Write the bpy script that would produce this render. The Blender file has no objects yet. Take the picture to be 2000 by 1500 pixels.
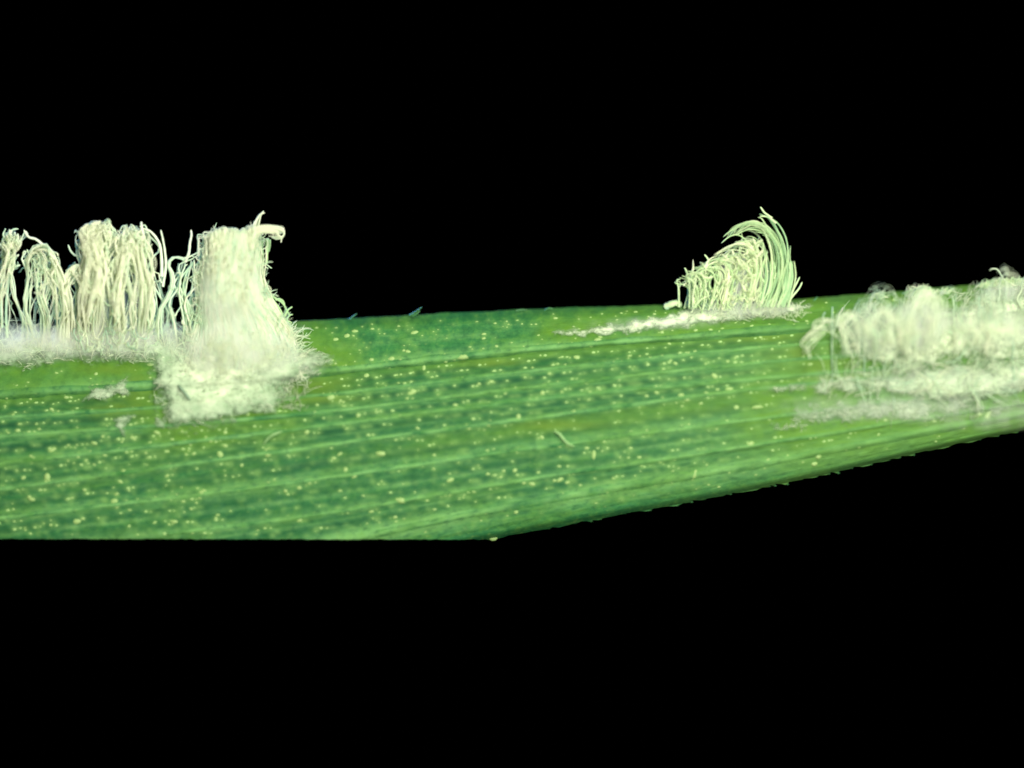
import bpy, math, random
import numpy as np

# ------------------------------------------------------------------ camera, light, exposure
S = bpy.context.scene
COL = S.collection
CAMD = 80.0                      # camera distance to the plane d = 0

cam = bpy.data.cameras.new("camera")
cam.sensor_width = 36.0
cam.lens = 36.0 * CAMD / 20.0
cam.clip_start = 1.0
cam.clip_end = 600.0
cam.dof.use_dof = True
cam.dof.focus_distance = CAMD - 0.38
cam.dof.aperture_fstop = 0.0145
camo = bpy.data.objects.new("camera", cam)
camo.location = (0, -CAMD, 0)
camo.rotation_euler = (math.radians(90), 0, 0)
COL.objects.link(camo)
S.camera = camo

W = bpy.data.worlds.new("World")
S.world = W
W.use_nodes = True
W.node_tree.nodes["Background"].inputs["Color"].default_value = (0, 0, 0, 1)
W.node_tree.nodes["Background"].inputs["Strength"].default_value = 0.0


def lamp(name, loc, aim, size, power, color):
    l = bpy.data.lights.new(name, 'AREA')
    l.shape = 'DISK'
    l.size = size
    l.energy = power
    l.color = color
    o = bpy.data.objects.new(name, l)
    o.location = loc
    dx, dy, dz = (aim[i] - loc[i] for i in range(3))
    o.rotation_euler = (math.atan2(math.hypot(dx, dy), -dz), 0, math.atan2(dy, dx) - math.pi / 2)
    COL.objects.link(o)


lamp("key_lamp", (12, -32, 30), (1, 0, 0), 13, 22500, (1.0, 0.985, 0.86))
lamp("ring_lamp", (12, -54, 0), (1, 0, -1), 24, 52000, (1.0, 0.985, 0.92))
lamp("added_rim_lamp", (-13, 22, 12), (-6, 0, 1.5), 10, 9500, (0.10, 0.36, 1.0))  # added blue backlight with no known source, imitates colour fringing along edges

S.view_settings.view_transform = 'Standard'
S.view_settings.look = 'None'
S.view_settings.exposure = 0.0
S.view_settings.gamma = 1.0
S.render.engine = 'CYCLES'
S.cycles.max_bounces = 14
S.cycles.diffuse_bounces = 8
S.cycles.transmission_bounces = 4
S.cycles.volume_bounces = 10
S.cycles.volume_step_rate = 1.0
S.cycles.volume_max_steps = 96
S.cycles.caustics_reflective = False
S.cycles.caustics_refractive = False
S.cycles.filter_width = 1.7

rnd = random.Random(11)
rng = np.random.default_rng(11)


# ------------------------------------------------------------------ helpers
def P(px, py, d):
    """photo pixels + depth towards the viewer -> metres (1 unit = 100 px at d = 0)"""
    k = (CAMD - d) / CAMD
    return (np.asarray((px - 1000.0) / 100.0 * k), np.asarray(-d + 0.0 * px), np.asarray((750.0 - py) / 100.0 * k))


def P3(a):
    a = np.asarray(a, float)
    x, y, z = P(a[..., 0], a[..., 1], a[..., 2])
    return np.stack([x, y, z], -1)


def vnoise(x, y, seed=0):
    x = np.asarray(x, float); y = np.asarray(y, float)
    xi = np.floor(x).astype(np.int64); yi = np.floor(y).astype(np.int64)
    fx = x - xi; fy = y - yi
    fx = fx * fx * (3 - 2 * fx); fy = fy * fy * (3 - 2 * fy)

    def h(a, b):
        n = (a * 374761393 + b * 668265263 + seed * 974634777) & 0xffffffff
        n = ((n ^ (n >> 13)) * 1274126177) & 0xffffffff
        n = (n ^ (n >> 16)) & 0xffff
        return n / 65535.0
    a = h(xi, yi); b = h(xi + 1, yi); c = h(xi, yi + 1); d = h(xi + 1, yi + 1)
    return (a * (1 - fx) + b * fx) * (1 - fy) + (c * (1 - fx) + d * fx) * fy


def fbm(x, y, seed=0, octv=4):
    t = 0; amp = 0.5; s = 0
    for k in range(octv):
        t = t + amp * vnoise(x * 2 ** k, y * 2 ** k, seed + k * 17)
        s += amp; amp *= 0.55
    return t / s


def new_mesh(name, verts, faces, mat, parent=None, smooth=True, attrs=None):
    me = bpy.data.meshes.new(name)
    verts = np.asarray(verts, float)
    faces = np.asarray(faces, np.int32)
    nv, nf, k = len(verts), len(faces), faces.shape[1]
    me.vertices.add(nv)
    me.vertices.foreach_set("co", verts.ravel())
    me.loops.add(nf * k)
    me.loops.foreach_set("vertex_index", faces.ravel())
    me.polygons.add(nf)
    me.polygons.foreach_set("loop_start", np.arange(0, nf * k, k, dtype=np.int32))
    me.polygons.foreach_set("loop_total", np.full(nf, k, np.int32))
    me.polygons.foreach_set("use_smooth", np.full(nf, smooth))
    me.update(calc_edges=True)
    me.validate()
    for an, av in (attrs or {}).items():
        at = me.attributes.new(an, 'FLOAT', 'POINT')
        at.data.foreach_set("value", np.asarray(av, np.float32).ravel())
    me.materials.append(mat)
    o = bpy.data.objects.new(name, me)
    COL.objects.link(o)
    if parent is not None:
        o.parent = parent
        o.matrix_parent_inverse = parent.matrix_world.inverted() if parent.type != 'EMPTY' else o.matrix_parent_inverse
    return o


def tag(o, label=None, cat=None, group=None, kind=None):
    if label: o["label"] = label
    if cat: o["category"] = cat
    if group: o["group"] = group
    if kind: o["kind"] = kind
    return o


def thing(name, label, cat, group=None):
    o = bpy.data.objects.new(name, None)
    o.empty_display_size = 0.2
    COL.objects.link(o)
    return tag(o, label, cat, group)


def catmull(pts, n):
    pts = np.asarray(pts, float)
    p = np.vstack([2 * pts[0] - pts[1], pts, 2 * pts[-1] - pts[-2]])
    m = len(pts) - 1
    t = np.linspace(0, m - 1e-6, n)
    i = t.astype(int); f = (t - i)[:, None]
    p0, p1, p2, p3 = p[i], p[i + 1], p[i + 2], p[i + 3]
    return 0.5 * ((2 * p1) + (-p0 + p2) * f + (2 * p0 - 5 * p1 + 4 * p2 - p3) * f ** 2 + (-p0 + 3 * p1 - 3 * p2 + p3) * f ** 3)


def tube(path, radii, sides=5):
    """path (n,3) world, radii (n,) -> verts, quads (ends pinched)"""
    n = len(path)
    tg = np.gradient(path, axis=0)
    tg /= np.linalg.norm(tg, axis=1)[:, None] + 1e-9
    ref = np.array([0.13, 1.0, 0.07])
    a = np.cross(tg, ref); a /= np.linalg.norm(a, axis=1)[:, None] + 1e-9
    b = np.cross(tg, a)
    ang = np.linspace(0, 2 * math.pi, sides, endpoint=False)
    r = np.asarray(radii)[:, None, None]
    v = path[:, None, :] + r * (np.cos(ang)[None, :, None] * a[:, None, :] + np.sin(ang)[None, :, None] * b[:, None, :])
    v = v.reshape(-1, 3)
    i = np.arange(n - 1)[:, None] * sides; j = np.arange(sides)[None, :]; j2 = (j + 1) % sides
    f = np.stack([i + j, i + j2, i + sides + j2, i + sides + j], -1).reshape(-1, 4)
    return v, f


class Bag:
    def __init__(self): self.v = []; self.f = []; self.n = 0; self.t = []

    def add(self, v, f, tone=0.5):
        self.v.append(v); self.f.append(f + self.n); self.n += len(v)
        self.t.append(np.full(len(v), tone))

    def build(self, name, mat, parent=None, kind=None):
        if not self.v: return None
        o = new_mesh(name, np.vstack(self.v), np.vstack(self.f), mat, parent, attrs={"tone": np.concatenate(self.t)})
        if kind: o["kind"] = kind
        return o


# ------------------------------------------------------------------ materials
def nodes(name):
    m = bpy.data.materials.new(name); m.use_nodes = True
    nt = m.node_tree
    return m, nt, nt.nodes["Principled BSDF"], nt.nodes["Material Output"]


class G:
    """small node-graph helper"""
    def __init__(s, nt): s.nt = nt

    def n(s, t, **kw):
        x = s.nt.nodes.new(t)
        for k, v in kw.items(): setattr(x, k, v)
        return x

    def link(s, a, b): s.nt.links.new(a, b)

    def attr(s, name): return s.n('ShaderNodeAttribute', attribute_name=name).outputs["Fac"]

    def math(s, op, a, b=None, clamp=False):
        x = s.n('ShaderNodeMath', operation=op, use_clamp=clamp)
        for i, q in enumerate((a, b)):
            if q is None: continue
            if isinstance(q, (int, float)): x.inputs[i].default_value = q
            else: s.link(q, x.inputs[i])
        return x.outputs[0]

    def noise(s, vec, scale, detail=3, rough=0.55, off=0):
        x = s.n('ShaderNodeTexNoise')
        x.inputs["Scale"].default_value = scale; x.inputs["Detail"].default_value = detail
        x.inputs["Roughness"].default_value = rough
        s.link(vec, x.inputs["Vector"])
        return x.outputs["Fac"]

    def ramp(s, fac, stops):
        x = s.n('ShaderNodeValToRGB')
        e = x.color_ramp.elements
        while len(e) < len(stops): e.new(0.5)
        for el, (p, c) in zip(e, stops):
            el.position = p
            el.color = (*c, 1) if isinstance(c, tuple) else (c, c, c, 1)
        s.link(fac, x.inputs[0])
        return x.outputs[0]

    def mix(s, fac, a, b):
        x = s.n('ShaderNodeMix', data_type='RGBA')
        if isinstance(fac, (int, float)): x.inputs[0].default_value = fac
        else: s.link(fac, x.inputs[0])
        for i, q in ((6, a), (7, b)):
            if isinstance(q, tuple): x.inputs[i].default_value = (*q, 1)
            else: s.link(q, x.inputs[i])
        return x.outputs[2]

    def vec(s, a, b, c=0.0):
        x = s.n('ShaderNodeCombineXYZ')
        for i, q in enumerate((a, b, c)):
            if isinstance(q, (int, float)): x.inputs[i].default_value = q
            else: s.link(q, x.inputs[i])
        return x.outputs[0]

    def bump(s, h, strength, dist):
        x = s.n('ShaderNodeBump')
        x.inputs["Strength"].default_value = strength; x.inputs["Distance"].default_value = dist
        s.link(h, x.inputs["Height"])
        return x.outputs[0]


def leaf_material():
    m, nt, bs, out = nodes("leaf_green")
    g = G(nt)
    u, w = g.attr("along"), g.attr("across")
    vein, lime = g.attr("vein"), g.attr("lime")
    long_ = g.vec(g.math('MULTIPLY', u, 0.35), g.math('MULTIPLY', w, 1.6))
    cell = g.vec(g.math('MULTIPLY', u, 2.6), g.math('MULTIPLY', w, 3.2))
    fine = g.vec(g.math('MULTIPLY', u, 2.2), g.math('MULTIPLY', w, 16.0))
    n1 = g.noise(long_, 1.0, 4)
    n2 = g.noise(cell, 1.6, 4, 0.6)
    n3 = g.noise(fine, 1.0, 3, 0.6)
    base = g.ramp(n1, [(0.30, (0.015, 0.100, 0.029)), (0.52, (0.028, 0.137, 0.036)), (0.72, (0.055, 0.158, 0.031))])
    dark = g.ramp(n2, [(0.36, 1.0), (0.56, 0.0)])
    c = g.mix(g.math('MULTIPLY', dark, 0.62), base, (0.014, 0.086, 0.028))
    pale = g.ramp(n3, [(0.52, 0.0), (0.75, 1.0)])
    c = g.mix(g.math('MULTIPLY', pale, 0.42), c, (0.077, 0.222, 0.061))
    c = g.mix(g.math('MULTIPLY', vein, 0.9), c, (0.148, 0.327, 0.100))
    n5 = g.noise(g.vec(g.math('MULTIPLY', u, 6.0), g.math('MULTIPLY', w, 6.0)), 1.0, 4, 0.7)
    n6 = g.noise(g.vec(g.math('MULTIPLY', u, 0.55), g.math('MULTIPLY', w, 0.9), 3.7), 1.3, 3, 0.6)
    c = g.mix(g.math('MULTIPLY', g.ramp(n6, [(0.46, 0.0), (0.66, 1.0)]), 0.55), c, (0.055, 0.147, 0.023))
    c = g.mix(g.math('MULTIPLY', g.ramp(n6, [(0.30, 1.0), (0.50, 0.0)]), 0.40), c, (0.012, 0.080, 0.030))
    c = g.mix(g.math('MULTIPLY', g.ramp(n5, [(0.52, 0.0), (0.66, 1.0)]), 0.42), c, (0.088, 0.215, 0.042))
    c = g.mix(g.math('MULTIPLY', g.ramp(n5, [(0.34, 1.0), (0.50, 0.0)]), 0.50), c, (0.006, 0.051, 0.022))
    # pale flecks in the skin, too small to build
    vo = g.n('ShaderNodeTexVoronoi'); vo.inputs["Scale"].default_value = 3.4
    g.link(g.vec(g.math('MULTIPLY', u, 2.1), g.math('MULTIPLY', w, 2.6)), vo.inputs["Vector"])
    fl = g.ramp(vo.outputs["Distance"], [(0.08, 1.0), (0.30, 0.0)])
    n4 = g.ramp(g.noise(cell, 0.9, 2), [(0.48, 0.0), (0.66, 1.0)])
    c = g.mix(g.math('MULTIPLY', g.math('MULTIPLY', fl, n4), 0.55), c, (0.144, 0.264, 0.070))
    row, halo = g.attr("row"), g.attr("halo")
    c = g.mix(g.math('MULTIPLY', row, 0.88), c, (0.009, 0.058, 0.020))
    c = g.mix(g.math('MULTIPLY', halo, 0.60), c, (0.124, 0.252, 0.066))
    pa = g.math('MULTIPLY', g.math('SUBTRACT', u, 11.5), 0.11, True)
    c = g.mix(g.math('MULTIPLY', pa, 0.42), c, (0.138, 0.268, 0.074))  # paler towards the right: light from that side mixed into the leaf colour
    lm = g.math('MULTIPLY', lime, g.ramp(n2, [(0.3, 0.55), (0.7, 1.0)]))
    c = g.mix(g.math('MULTIPLY', lm, 0.9), c, (0.077, 0.175, 0.016))
    c = g.mix(g.math('MULTIPLY', g.attr("olive"), 0.72), c, (0.080, 0.152, 0.018))
    g.link(c, bs.inputs["Base Color"])
    bs.inputs["Roughness"].default_value = 0.55
    bs.inputs["Specular IOR Level"].default_value = 0.07
    hb = g.math('ADD', g.math('MULTIPLY', n2, 0.6), g.math('MULTIPLY', n3, 0.7))
    g.link(g.bump(hb, 0.4, 0.05), bs.inputs["Normal"])
    return m


def wool_material(name, c0, c1, c2, translucent=0.3):
    m, nt, bs, out = nodes(name)
    g = G(nt)
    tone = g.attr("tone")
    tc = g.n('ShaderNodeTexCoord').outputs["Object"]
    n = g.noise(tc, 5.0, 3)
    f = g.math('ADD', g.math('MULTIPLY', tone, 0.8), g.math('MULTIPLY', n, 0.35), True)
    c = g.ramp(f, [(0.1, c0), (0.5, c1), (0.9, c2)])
    g.link(c, bs.inputs["Base Color"])
    bs.inputs["Roughness"].default_value = 0.6
    bs.inputs["Specular IOR Level"].default_value = 0.2
    tr = g.n('ShaderNodeBsdfTranslucent')
    g.link(c, tr.inputs["Color"])
    mx = g.n('ShaderNodeMixShader'); mx.inputs[0].default_value = translucent
    g.link(bs.outputs[0], mx.inputs[1]); g.link(tr.outputs[0], mx.inputs[2])
    g.link(mx.outputs[0], out.inputs["Surface"])
    nb = g.noise(tc, 30.0, 2)
    g.link(g.bump(nb, 0.5, 0.02), bs.inputs["Normal"])
    return m


def crust_material():
    m, nt, bs, out = nodes("wax_powder")
    g = G(nt)
    th = g.attr("thickness")
    tc = g.n('ShaderNodeTexCoord').outputs["Object"]
    n = g.noise(tc, 4.5, 5, 0.68)
    n2 = g.noise(tc, 22.0, 3, 0.6)
    f = g.math('ADD', th, g.math('MULTIPLY', g.math('SUBTRACT', n, 0.5), 0.9), True)
    c = g.ramp(f, [(0.03, (0.17, 0.27, 0.14)), (0.36, (0.27, 0.36, 0.22)), (0.70, (0.41, 0.50, 0.32)), (1.0, (0.58, 0.66, 0.43))])
    g.link(c, bs.inputs["Base Color"])
    bs.inputs["Roughness"].default_value = 0.85
    bs.inputs["Specular IOR Level"].default_value = 0.05
    hb = g.math('ADD', g.math('MULTIPLY', n, 1.0), g.math('MULTIPLY', n2, 0.4))
    g.link(g.bump(hb, 0.35, 0.06), bs.inputs["Normal"])
    # porous film: thin powder lets the leaf show between its grains
    n3 = g.noise(tc, 13.0, 4, 0.7)
    a = g.math('ADD', g.math('MULTIPLY', g.attr("cover"), 1.5), g.math('MULTIPLY', g.math('SUBTRACT', n3, 0.60), 2.0))
    a = g.ramp(a, [(0.0, 0.0), (0.95, 1.0)])
    g.link(a, bs.inputs["Alpha"])
    return m


def plain(name, col, rough=0.5, spec=0.3):
    m, nt, bs, out = nodes(name)
    g = G(nt)
    tc = g.n('ShaderNodeTexCoord').outputs["Object"]
    n = g.noise(tc, 14.0, 3)
    g.link(g.mix(n, tuple(x * 0.75 for x in col), tuple(min(1, x * 1.25) for x in col)), bs.inputs["Base Color"])
    bs.inputs["Roughness"].default_value = rough
    bs.inputs["Specular IOR Level"].default_value = spec
    return m


M_LEAF = leaf_material()
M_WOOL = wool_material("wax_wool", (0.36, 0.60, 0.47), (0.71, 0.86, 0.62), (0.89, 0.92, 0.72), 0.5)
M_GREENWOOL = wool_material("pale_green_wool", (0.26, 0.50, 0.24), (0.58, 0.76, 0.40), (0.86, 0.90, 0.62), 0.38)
M_CRUST = crust_material()
M_FUZZ = wool_material("wax_fuzz", (0.20, 0.31, 0.17), (0.34, 0.44, 0.27), (0.54, 0.62, 0.41), 0.2)
M_STOMA = plain("stoma_wax", (0.225, 0.370, 0.120), 0.5, 0.2)
M_GRAIN = plain("grain_wax", (0.215, 0.335, 0.105), 0.5, 0.2)
M_TOOTH = plain("tooth_green", (0.045, 0.16, 0.05), 0.5, 0.3)
M_FIBRE = plain("fibre_pale", (0.20, 0.36, 0.13), 0.5, 0.3)
M_DARK = plain("sliver_grey_green", (0.16, 0.24, 0.15), 0.6, 0.2)

mb, ntb, bsb, _ = nodes("black_velvet")
bsb.inputs["Base Color"].default_value = (0, 0, 0, 1)
bsb.inputs["Roughness"].default_value = 1.0
bsb.inputs["Specular IOR Level"].default_value = 0.0

# ------------------------------------------------------------------ backdrop
bw = 160
bd = new_mesh("backdrop", [(-bw, 60, -bw), (bw, 60, -bw), (bw, 60, bw), (-bw, 60, bw)], [(0, 1, 2, 3)], mb)
tag(bd, kind="structure")

# ------------------------------------------------------------------ leaf shape
KX = np.array([-600, 0, 560, 1060, 1500, 2000, 2600], float)
KL = np.array([
    [694, 662, 629, 603, 588, 547, 490],     # upper edge
    [812, 771, 733, 680, 646, 604, 556],     # A
    [858, 815, 778, 722, 677, 640, 596],     # B
    [894, 852, 812, 754, 707, 672, 630],     # C
    [960, 905, 841, 779, 739, 696, 640],     # D
    [1030, 956, 880, 814, 757, 718, 668],    # E
    [1080, 1012, 944, 873, 816, 752, 690],   # F
    [1150, 1078, 1014, 932, 866, 788, 716],  # G
    [1215, 1142, 1075, 978, 903, 808, 728],  # H
    [1270, 1200, 1128, 1035, 951, 841, 742],  # lower edge
], float)


def smooth_interp(x, xs, ys):
    """cubic Hermite with finite-difference slopes"""
    x = np.asarray(x, float)
    m = np.gradient(ys, xs)
    i = np.clip(np.searchsorted(xs, x) - 1, 0, len(xs) - 2)
    h = xs[i + 1] - xs[i]; t = np.clip((x - xs[i]) / h, -0.5, 1.5)
    return ((2 * t ** 3 - 3 * t ** 2 + 1) * ys[i] + (t ** 3 - 2 * t ** 2 + t) * h * m[i]
            + (-2 * t ** 3 + 3 * t ** 2) * ys[i + 1] + (t ** 3 - t ** 2) * h * m[i + 1])


NL = len(KL)


def lines_at(px):
    return np.stack([smooth_interp(px, KX, KL[k]) for k in range(NL)], 0)      # (NL, ...)


def w_at(px, py):
    L = lines_at(px)
    w = np.zeros_like(np.asarray(py, float)) - 1e-6
    for k in range(NL - 1):
        t = (py - L[k]) / (L[k + 1] - L[k])
        w = np.where((t >= 0), k + np.minimum(t, 1.0), w)
    w = np.where(py < L[0], (py - L[0]) / (L[1] - L[0]), w)
    return np.clip(w, 0, NL - 1)


def py_of(px, w):
    L = lines_at(px)
    w = np.clip(w, 0, NL - 1 - 1e-6)
    k = np.floor(w).astype(int); f = w - k
    idx = np.arange(L.shape[1]) if L.ndim > 1 else None
    if idx is None: return L[k] * (1 - f) + L[k + 1] * f
    return L[k, idx] * (1 - f) + L[k + 1, idx] * f


PW = np.array([0.0, 0.12, 0.5, 1.0, 1.25, 2, 4, 6, 7.4, 8.2, 8.6, 8.85, 9.0])
PD = np.array([-0.10, 0.10, 0.38, 0.62, 0.60, 0.74, 0.86, 0.84, 0.80, 0.74, 0.66, 0.56, 0.36])


def depth_w(px, w):
    d = smooth_interp(w, PW, PD)
    for k in range(1, NL - 1):
        amp = 0.032 if k == 1 else 0.024
        d = d + amp * np.exp(-((w - k) / 0.16) ** 2)
    d = d + 0.04 * (fbm(px / 90.0, w * 1.3, 5, 3) - 0.5) + 0.03 * (fbm(px / 22.0, w * 4, 9, 2) - 0.5)
    d = d - 0.00000006 * (px - 1000) ** 2
    return d


def depth_at(px, py):
    px = np.asarray(px, float); py = np.asarray(py, float)
    return depth_w(px, w_at(px, py))


def edge_top(px):
    return smooth_interp(px, KX, KL[0]) + 2.2 * (fbm(px / 30.0, px * 0 + 3.3, 3, 3) - 0.5) * 2


TEETH = [940.0]
_r = random.Random(5)
while TEETH[-1] < 2620: TEETH.append(TEETH[-1] + _r.choice((12, 22, 34, 46, 64)) * _r.uniform(.7, 1.3))
TEETH = np.array(TEETH)
TAMP = np.array([_r.choice((0.8, 1.6, 2.6, 4.6)) * _r.uniform(.8, 1.2) for _ in TEETH])


def edge_bottom(px):
    b = smooth_interp(px, KX, KL[-1]) + 5 * (fbm(px / 26.0, px * 0 + 7.1, 8, 3) - 0.5)
    k = np.clip(np.searchsorted(TEETH, px) - 1, 0, len(TEETH) - 2)
    fr = np.clip((px - TEETH[k]) / (TEETH[k + 1] - TEETH[k]), 0, 1)
    b = b + np.where(px > 960, TAMP[k] * (np.minimum(fr / .78, (1 - fr) / .22) - .5), 0)
    cut = 1052.5 + 3.0 * (fbm(px / 12.0, px * 0 + 1.7, 21, 3) - 0.5) + np.clip(px, 0, 960) * 0.002
    return np.minimum(b, cut)


# ------------------------------------------------------------------ wax crust outlines (shape of the white deposits)
CR_LEFT = [(-160, 640), (0, 640), (300, 640), (520, 625), (578, 622), (596, 640), (592, 668), (640, 690), (672, 702), (655, 716), (600, 738),
           (575, 768), (550, 795), (546, 816), (474, 826), (410, 842), (352, 843), (328, 832), (306, 800), (292, 770), (286, 716), (224, 708),
           (105, 712), (60, 722), (0, 728), (-160, 742)]
CR_STREAK = [(1070, 648), (1130, 640), (1210, 628), (1300, 612), (1350, 592), (1400, 592), (1500, 590), (1585, 588), (1600, 600), (1560, 612),
             (1470, 622), (1390, 634), (1280, 646), (1160, 657), (1085, 655)]
CR_RIGHT = [(1490, 768), (1540, 748), (1640, 738), (1725, 729), (1811, 714), (1900, 704), (2160, 668), (2160, 745), (2000, 768), (1940, 786),
            (1879, 790), (1805, 778), (1735, 772), (1640, 768), (1560, 766)]
CR_RIGHT2 = [(1500, 832), (1560, 800), (1640, 782), (1740, 770), (1850, 778), (1950, 780), (2160, 742), (2160, 776), (1960, 812), (1800, 822), (1650, 836), (1560, 838)]
CR_UPPER = [(1640, 640), (1700, 598), (1760, 584), (1850, 590), (1900, 566), (1950, 548), (2160, 520), (2160, 700), (1900, 715), (1720, 728), (1660, 690)]


def poly_sd(px, py, poly):
    """signed distance, positive inside"""
    px = np.asarray(px, float); py = np.asarray(py, float)
    q = np.asarray(poly, float)
    d2 = np.full(px.shape, 1e18); ins = np.zeros(px.shape, bool)
    for (x0, y0), (x1, y1) in zip(q, np.roll(q, -1, 0)):
        ex, ey = x1 - x0, y1 - y0
        t = np.clip(((px - x0) * ex + (py - y0) * ey) / (ex * ex + ey * ey), 0, 1)
        d2 = np.minimum(d2, (px - x0 - t * ex) ** 2 + (py - y0 - t * ey) ** 2)
        c = ((y0 > py) != (y1 > py)) & (px < (x1 - x0) * (py - y0) / (y1 - y0 + 1e-12) + x0)
        ins ^= c
    return np.where(ins, 1, -1) * np.sqrt(d2)


ROWS = []


def bead_items():
    items = []          # (px, py, rx, rz, rot, kind, variant)
    # regular rows of paired stomata between the veins
    rows = [(1.50, 33, 1.0), (1.86, 60, .7), (2.45, 34, 1.0), (3.5, 34, 1.0), (4.35, 36, .95), (4.72, 52, .6), (5.55, 40, .85), (6.35, 44, .7), (6.75, 50, .6), (7.45, 48, .55), (5.15, 44, .6), (6.05, 40, .5), (7.1, 40, .5), (2.78, 48, .5), (4.05, 44, .45)]
    for w0, step, q in rows:
        x = -40 + rnd.random() * step
        while x < 1660:
            x += step * rnd.uniform(.86, 1.14)
            if rnd.random() > q * 0.92: continue
            wob = rnd.gauss(0, 0.07)
            y = float(py_of(np.array([x]), np.array([w0 + wob]))[0])
            if y > float(edge_bottom(np.array([x]))[0]) - 8: continue
            s = rnd.uniform(.75, 1.2) * (0.9 if x > 500 else 0.95)
            items.append((x, y, 4.4 * s, 3.2 * s, 0, 's'))
            if rnd.random() < .8:
                items.append((x + rnd.uniform(8, 13), y - 1.2 + rnd.uniform(-1.5, 1.5), 3.8 * s * rnd.uniform(.7, 1.1), 2.7 * s, 0, 's'))
    for w0, step, q in ((1.0, 22, .7), (2.0, 16, .9), (3.0, 22, .6), (4.0, 26, .5), (5.0, 20, .8), (6.0, 24, .6), (7.0, 24, .6), (8.0, 30, .5)):
        x = -40 + rnd.random() * step
        while x < 1560:
            x += step * rnd.uniform(.6, 1.5)
            if rnd.random() > q: continue
            y = float(py_of(np.array([x]), np.array([w0 + rnd.gauss(0, .035)]))[0])
            if y > float(edge_bottom(np.array([x]))[0]) - 8: continue
            r_ = rnd.uniform(1.6, 3.0)
            items.append((x, y, r_ * rnd.uniform(1, 1.7), r_ * .85, 0, 'g'))
    # irregular grains all over, denser on the upper band and lower left
    n = 0
    while n < 1700:
        x = rnd.uniform(-30, 2000)
        w0 = rnd.uniform(0.15, 8.6)
        y = float(py_of(np.array([x]), np.array([w0]))[0])
        if y > float(edge_bottom(np.array([x]))[0]) - 6: continue
        dens = 0.30 + 0.7 * (w0 < 1.0) + 0.55 * (x < 620) * (y > 840) + 0.2 * (w0 > 5)
        if x > 1500: dens *= 0.35
        dens *= 0.25 + 1.6 * float(fbm(np.array(x / 60.0), np.array(y / 22.0), 91, 2)) ** 2 * 1.6
        if rnd.random() > dens: continue
        s = math.exp(rnd.gauss(0, .38))
        items.append((x, y, 2.1 * s * rnd.uniform(.8, 1.9), 1.9 * s, rnd.uniform(-.6, .6), 'g'))
        n += 1
    # the few large pale grains that stand out
    for x, y, a, b, r in ((803, 768, 10, 4.5, .35), (828, 720, 4, 9, 0), (1013, 815, 5, 7, 0), (905, 697, 14, 5, .1), (646, 777, 9, 6, .2), (1438, 796, 6, 5, 0),
                          (1480, 745, 4, 4, 0), (1060, 768, 5.5, 5, 0), (726, 704, 5, 4.5, 0), (765, 702, 7, 5, .2), (700, 811, 5, 4.5, 0), (1330, 772, 7, 3.5, .1),
                          (1263, 773, 6, 4, 0), (1480, 795, 13, 4, .1), (1425, 760, 9, 4, 0), (430, 888, 6, 8, .5), (470, 893, 5, 5, 0), (150, 1018, 9, 6, .2),
                          (92, 932, 7, 8, 0), (558, 958, 5, 5, 0), (1008, 999, 5, 4.5, 0), (675, 918, 5, 6, 0), (440, 845, 5, 5, 0), (1598, 890, 6, 6, 0), (1590, 905, 7, 6, 0),
                          (130, 776, 6, 4, 0), (60, 780, 4, 4, 0), (35, 842, 6, 5, 0), (963, 1051, 9, 6, 0), (1160, 888, 4.5, 10, 0), (1357, 926, 4.5, 10, -.3)):
        items.append((x, y, a, b, r, 'g'))
    ROWS.extend(rows)
    return items


ITEMS = bead_items()
HX0, HY0, HS = -80.0, 520.0, 2.0
HALO = np.zeros((1080, 280))
for (x_, y_, a_, b_, r_, k_) in ITEMS:
    ci, cj = (x_ - HX0) / HS, (y_ - HY0) / HS
    i0_, i1_, j0_, j1_ = int(ci) - 12, int(ci) + 13, int(cj) - 10, int(cj) + 11
    if i0_ < 0 or j0_ < 0 or i1_ > 1080 or j1_ > 280: continue
    ii, jj = np.meshgrid(np.arange(i0_, i1_), np.arange(j0_, j1_), indexing='ij')
    rx, ry = (3.6, 2.1) if k_ == 's' else (2.8, 2.4)
    HALO[i0_:i1_, j0_:j1_] += (0.8 if k_ == 's' else 0.55) * np.exp(-((ii - ci) / rx) ** 2 - ((jj - cj) / ry) ** 2)
HALO = np.clip(HALO, 0, 1)


def halo_at(X, Y):
    i = np.clip((X - HX0) / HS, 0, 1077.9); j = np.clip((Y - HY0) / HS, 0, 277.9)
    a = i.astype(int); b = j.astype(int); fi = i - a; fj = j - b
    return ((HALO[a, b] * (1 - fi) + HALO[a + 1, b] * fi) * (1 - fj) + (HALO[a, b + 1] * (1 - fi) + HALO[a + 1, b + 1] * fi) * fj)


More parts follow.
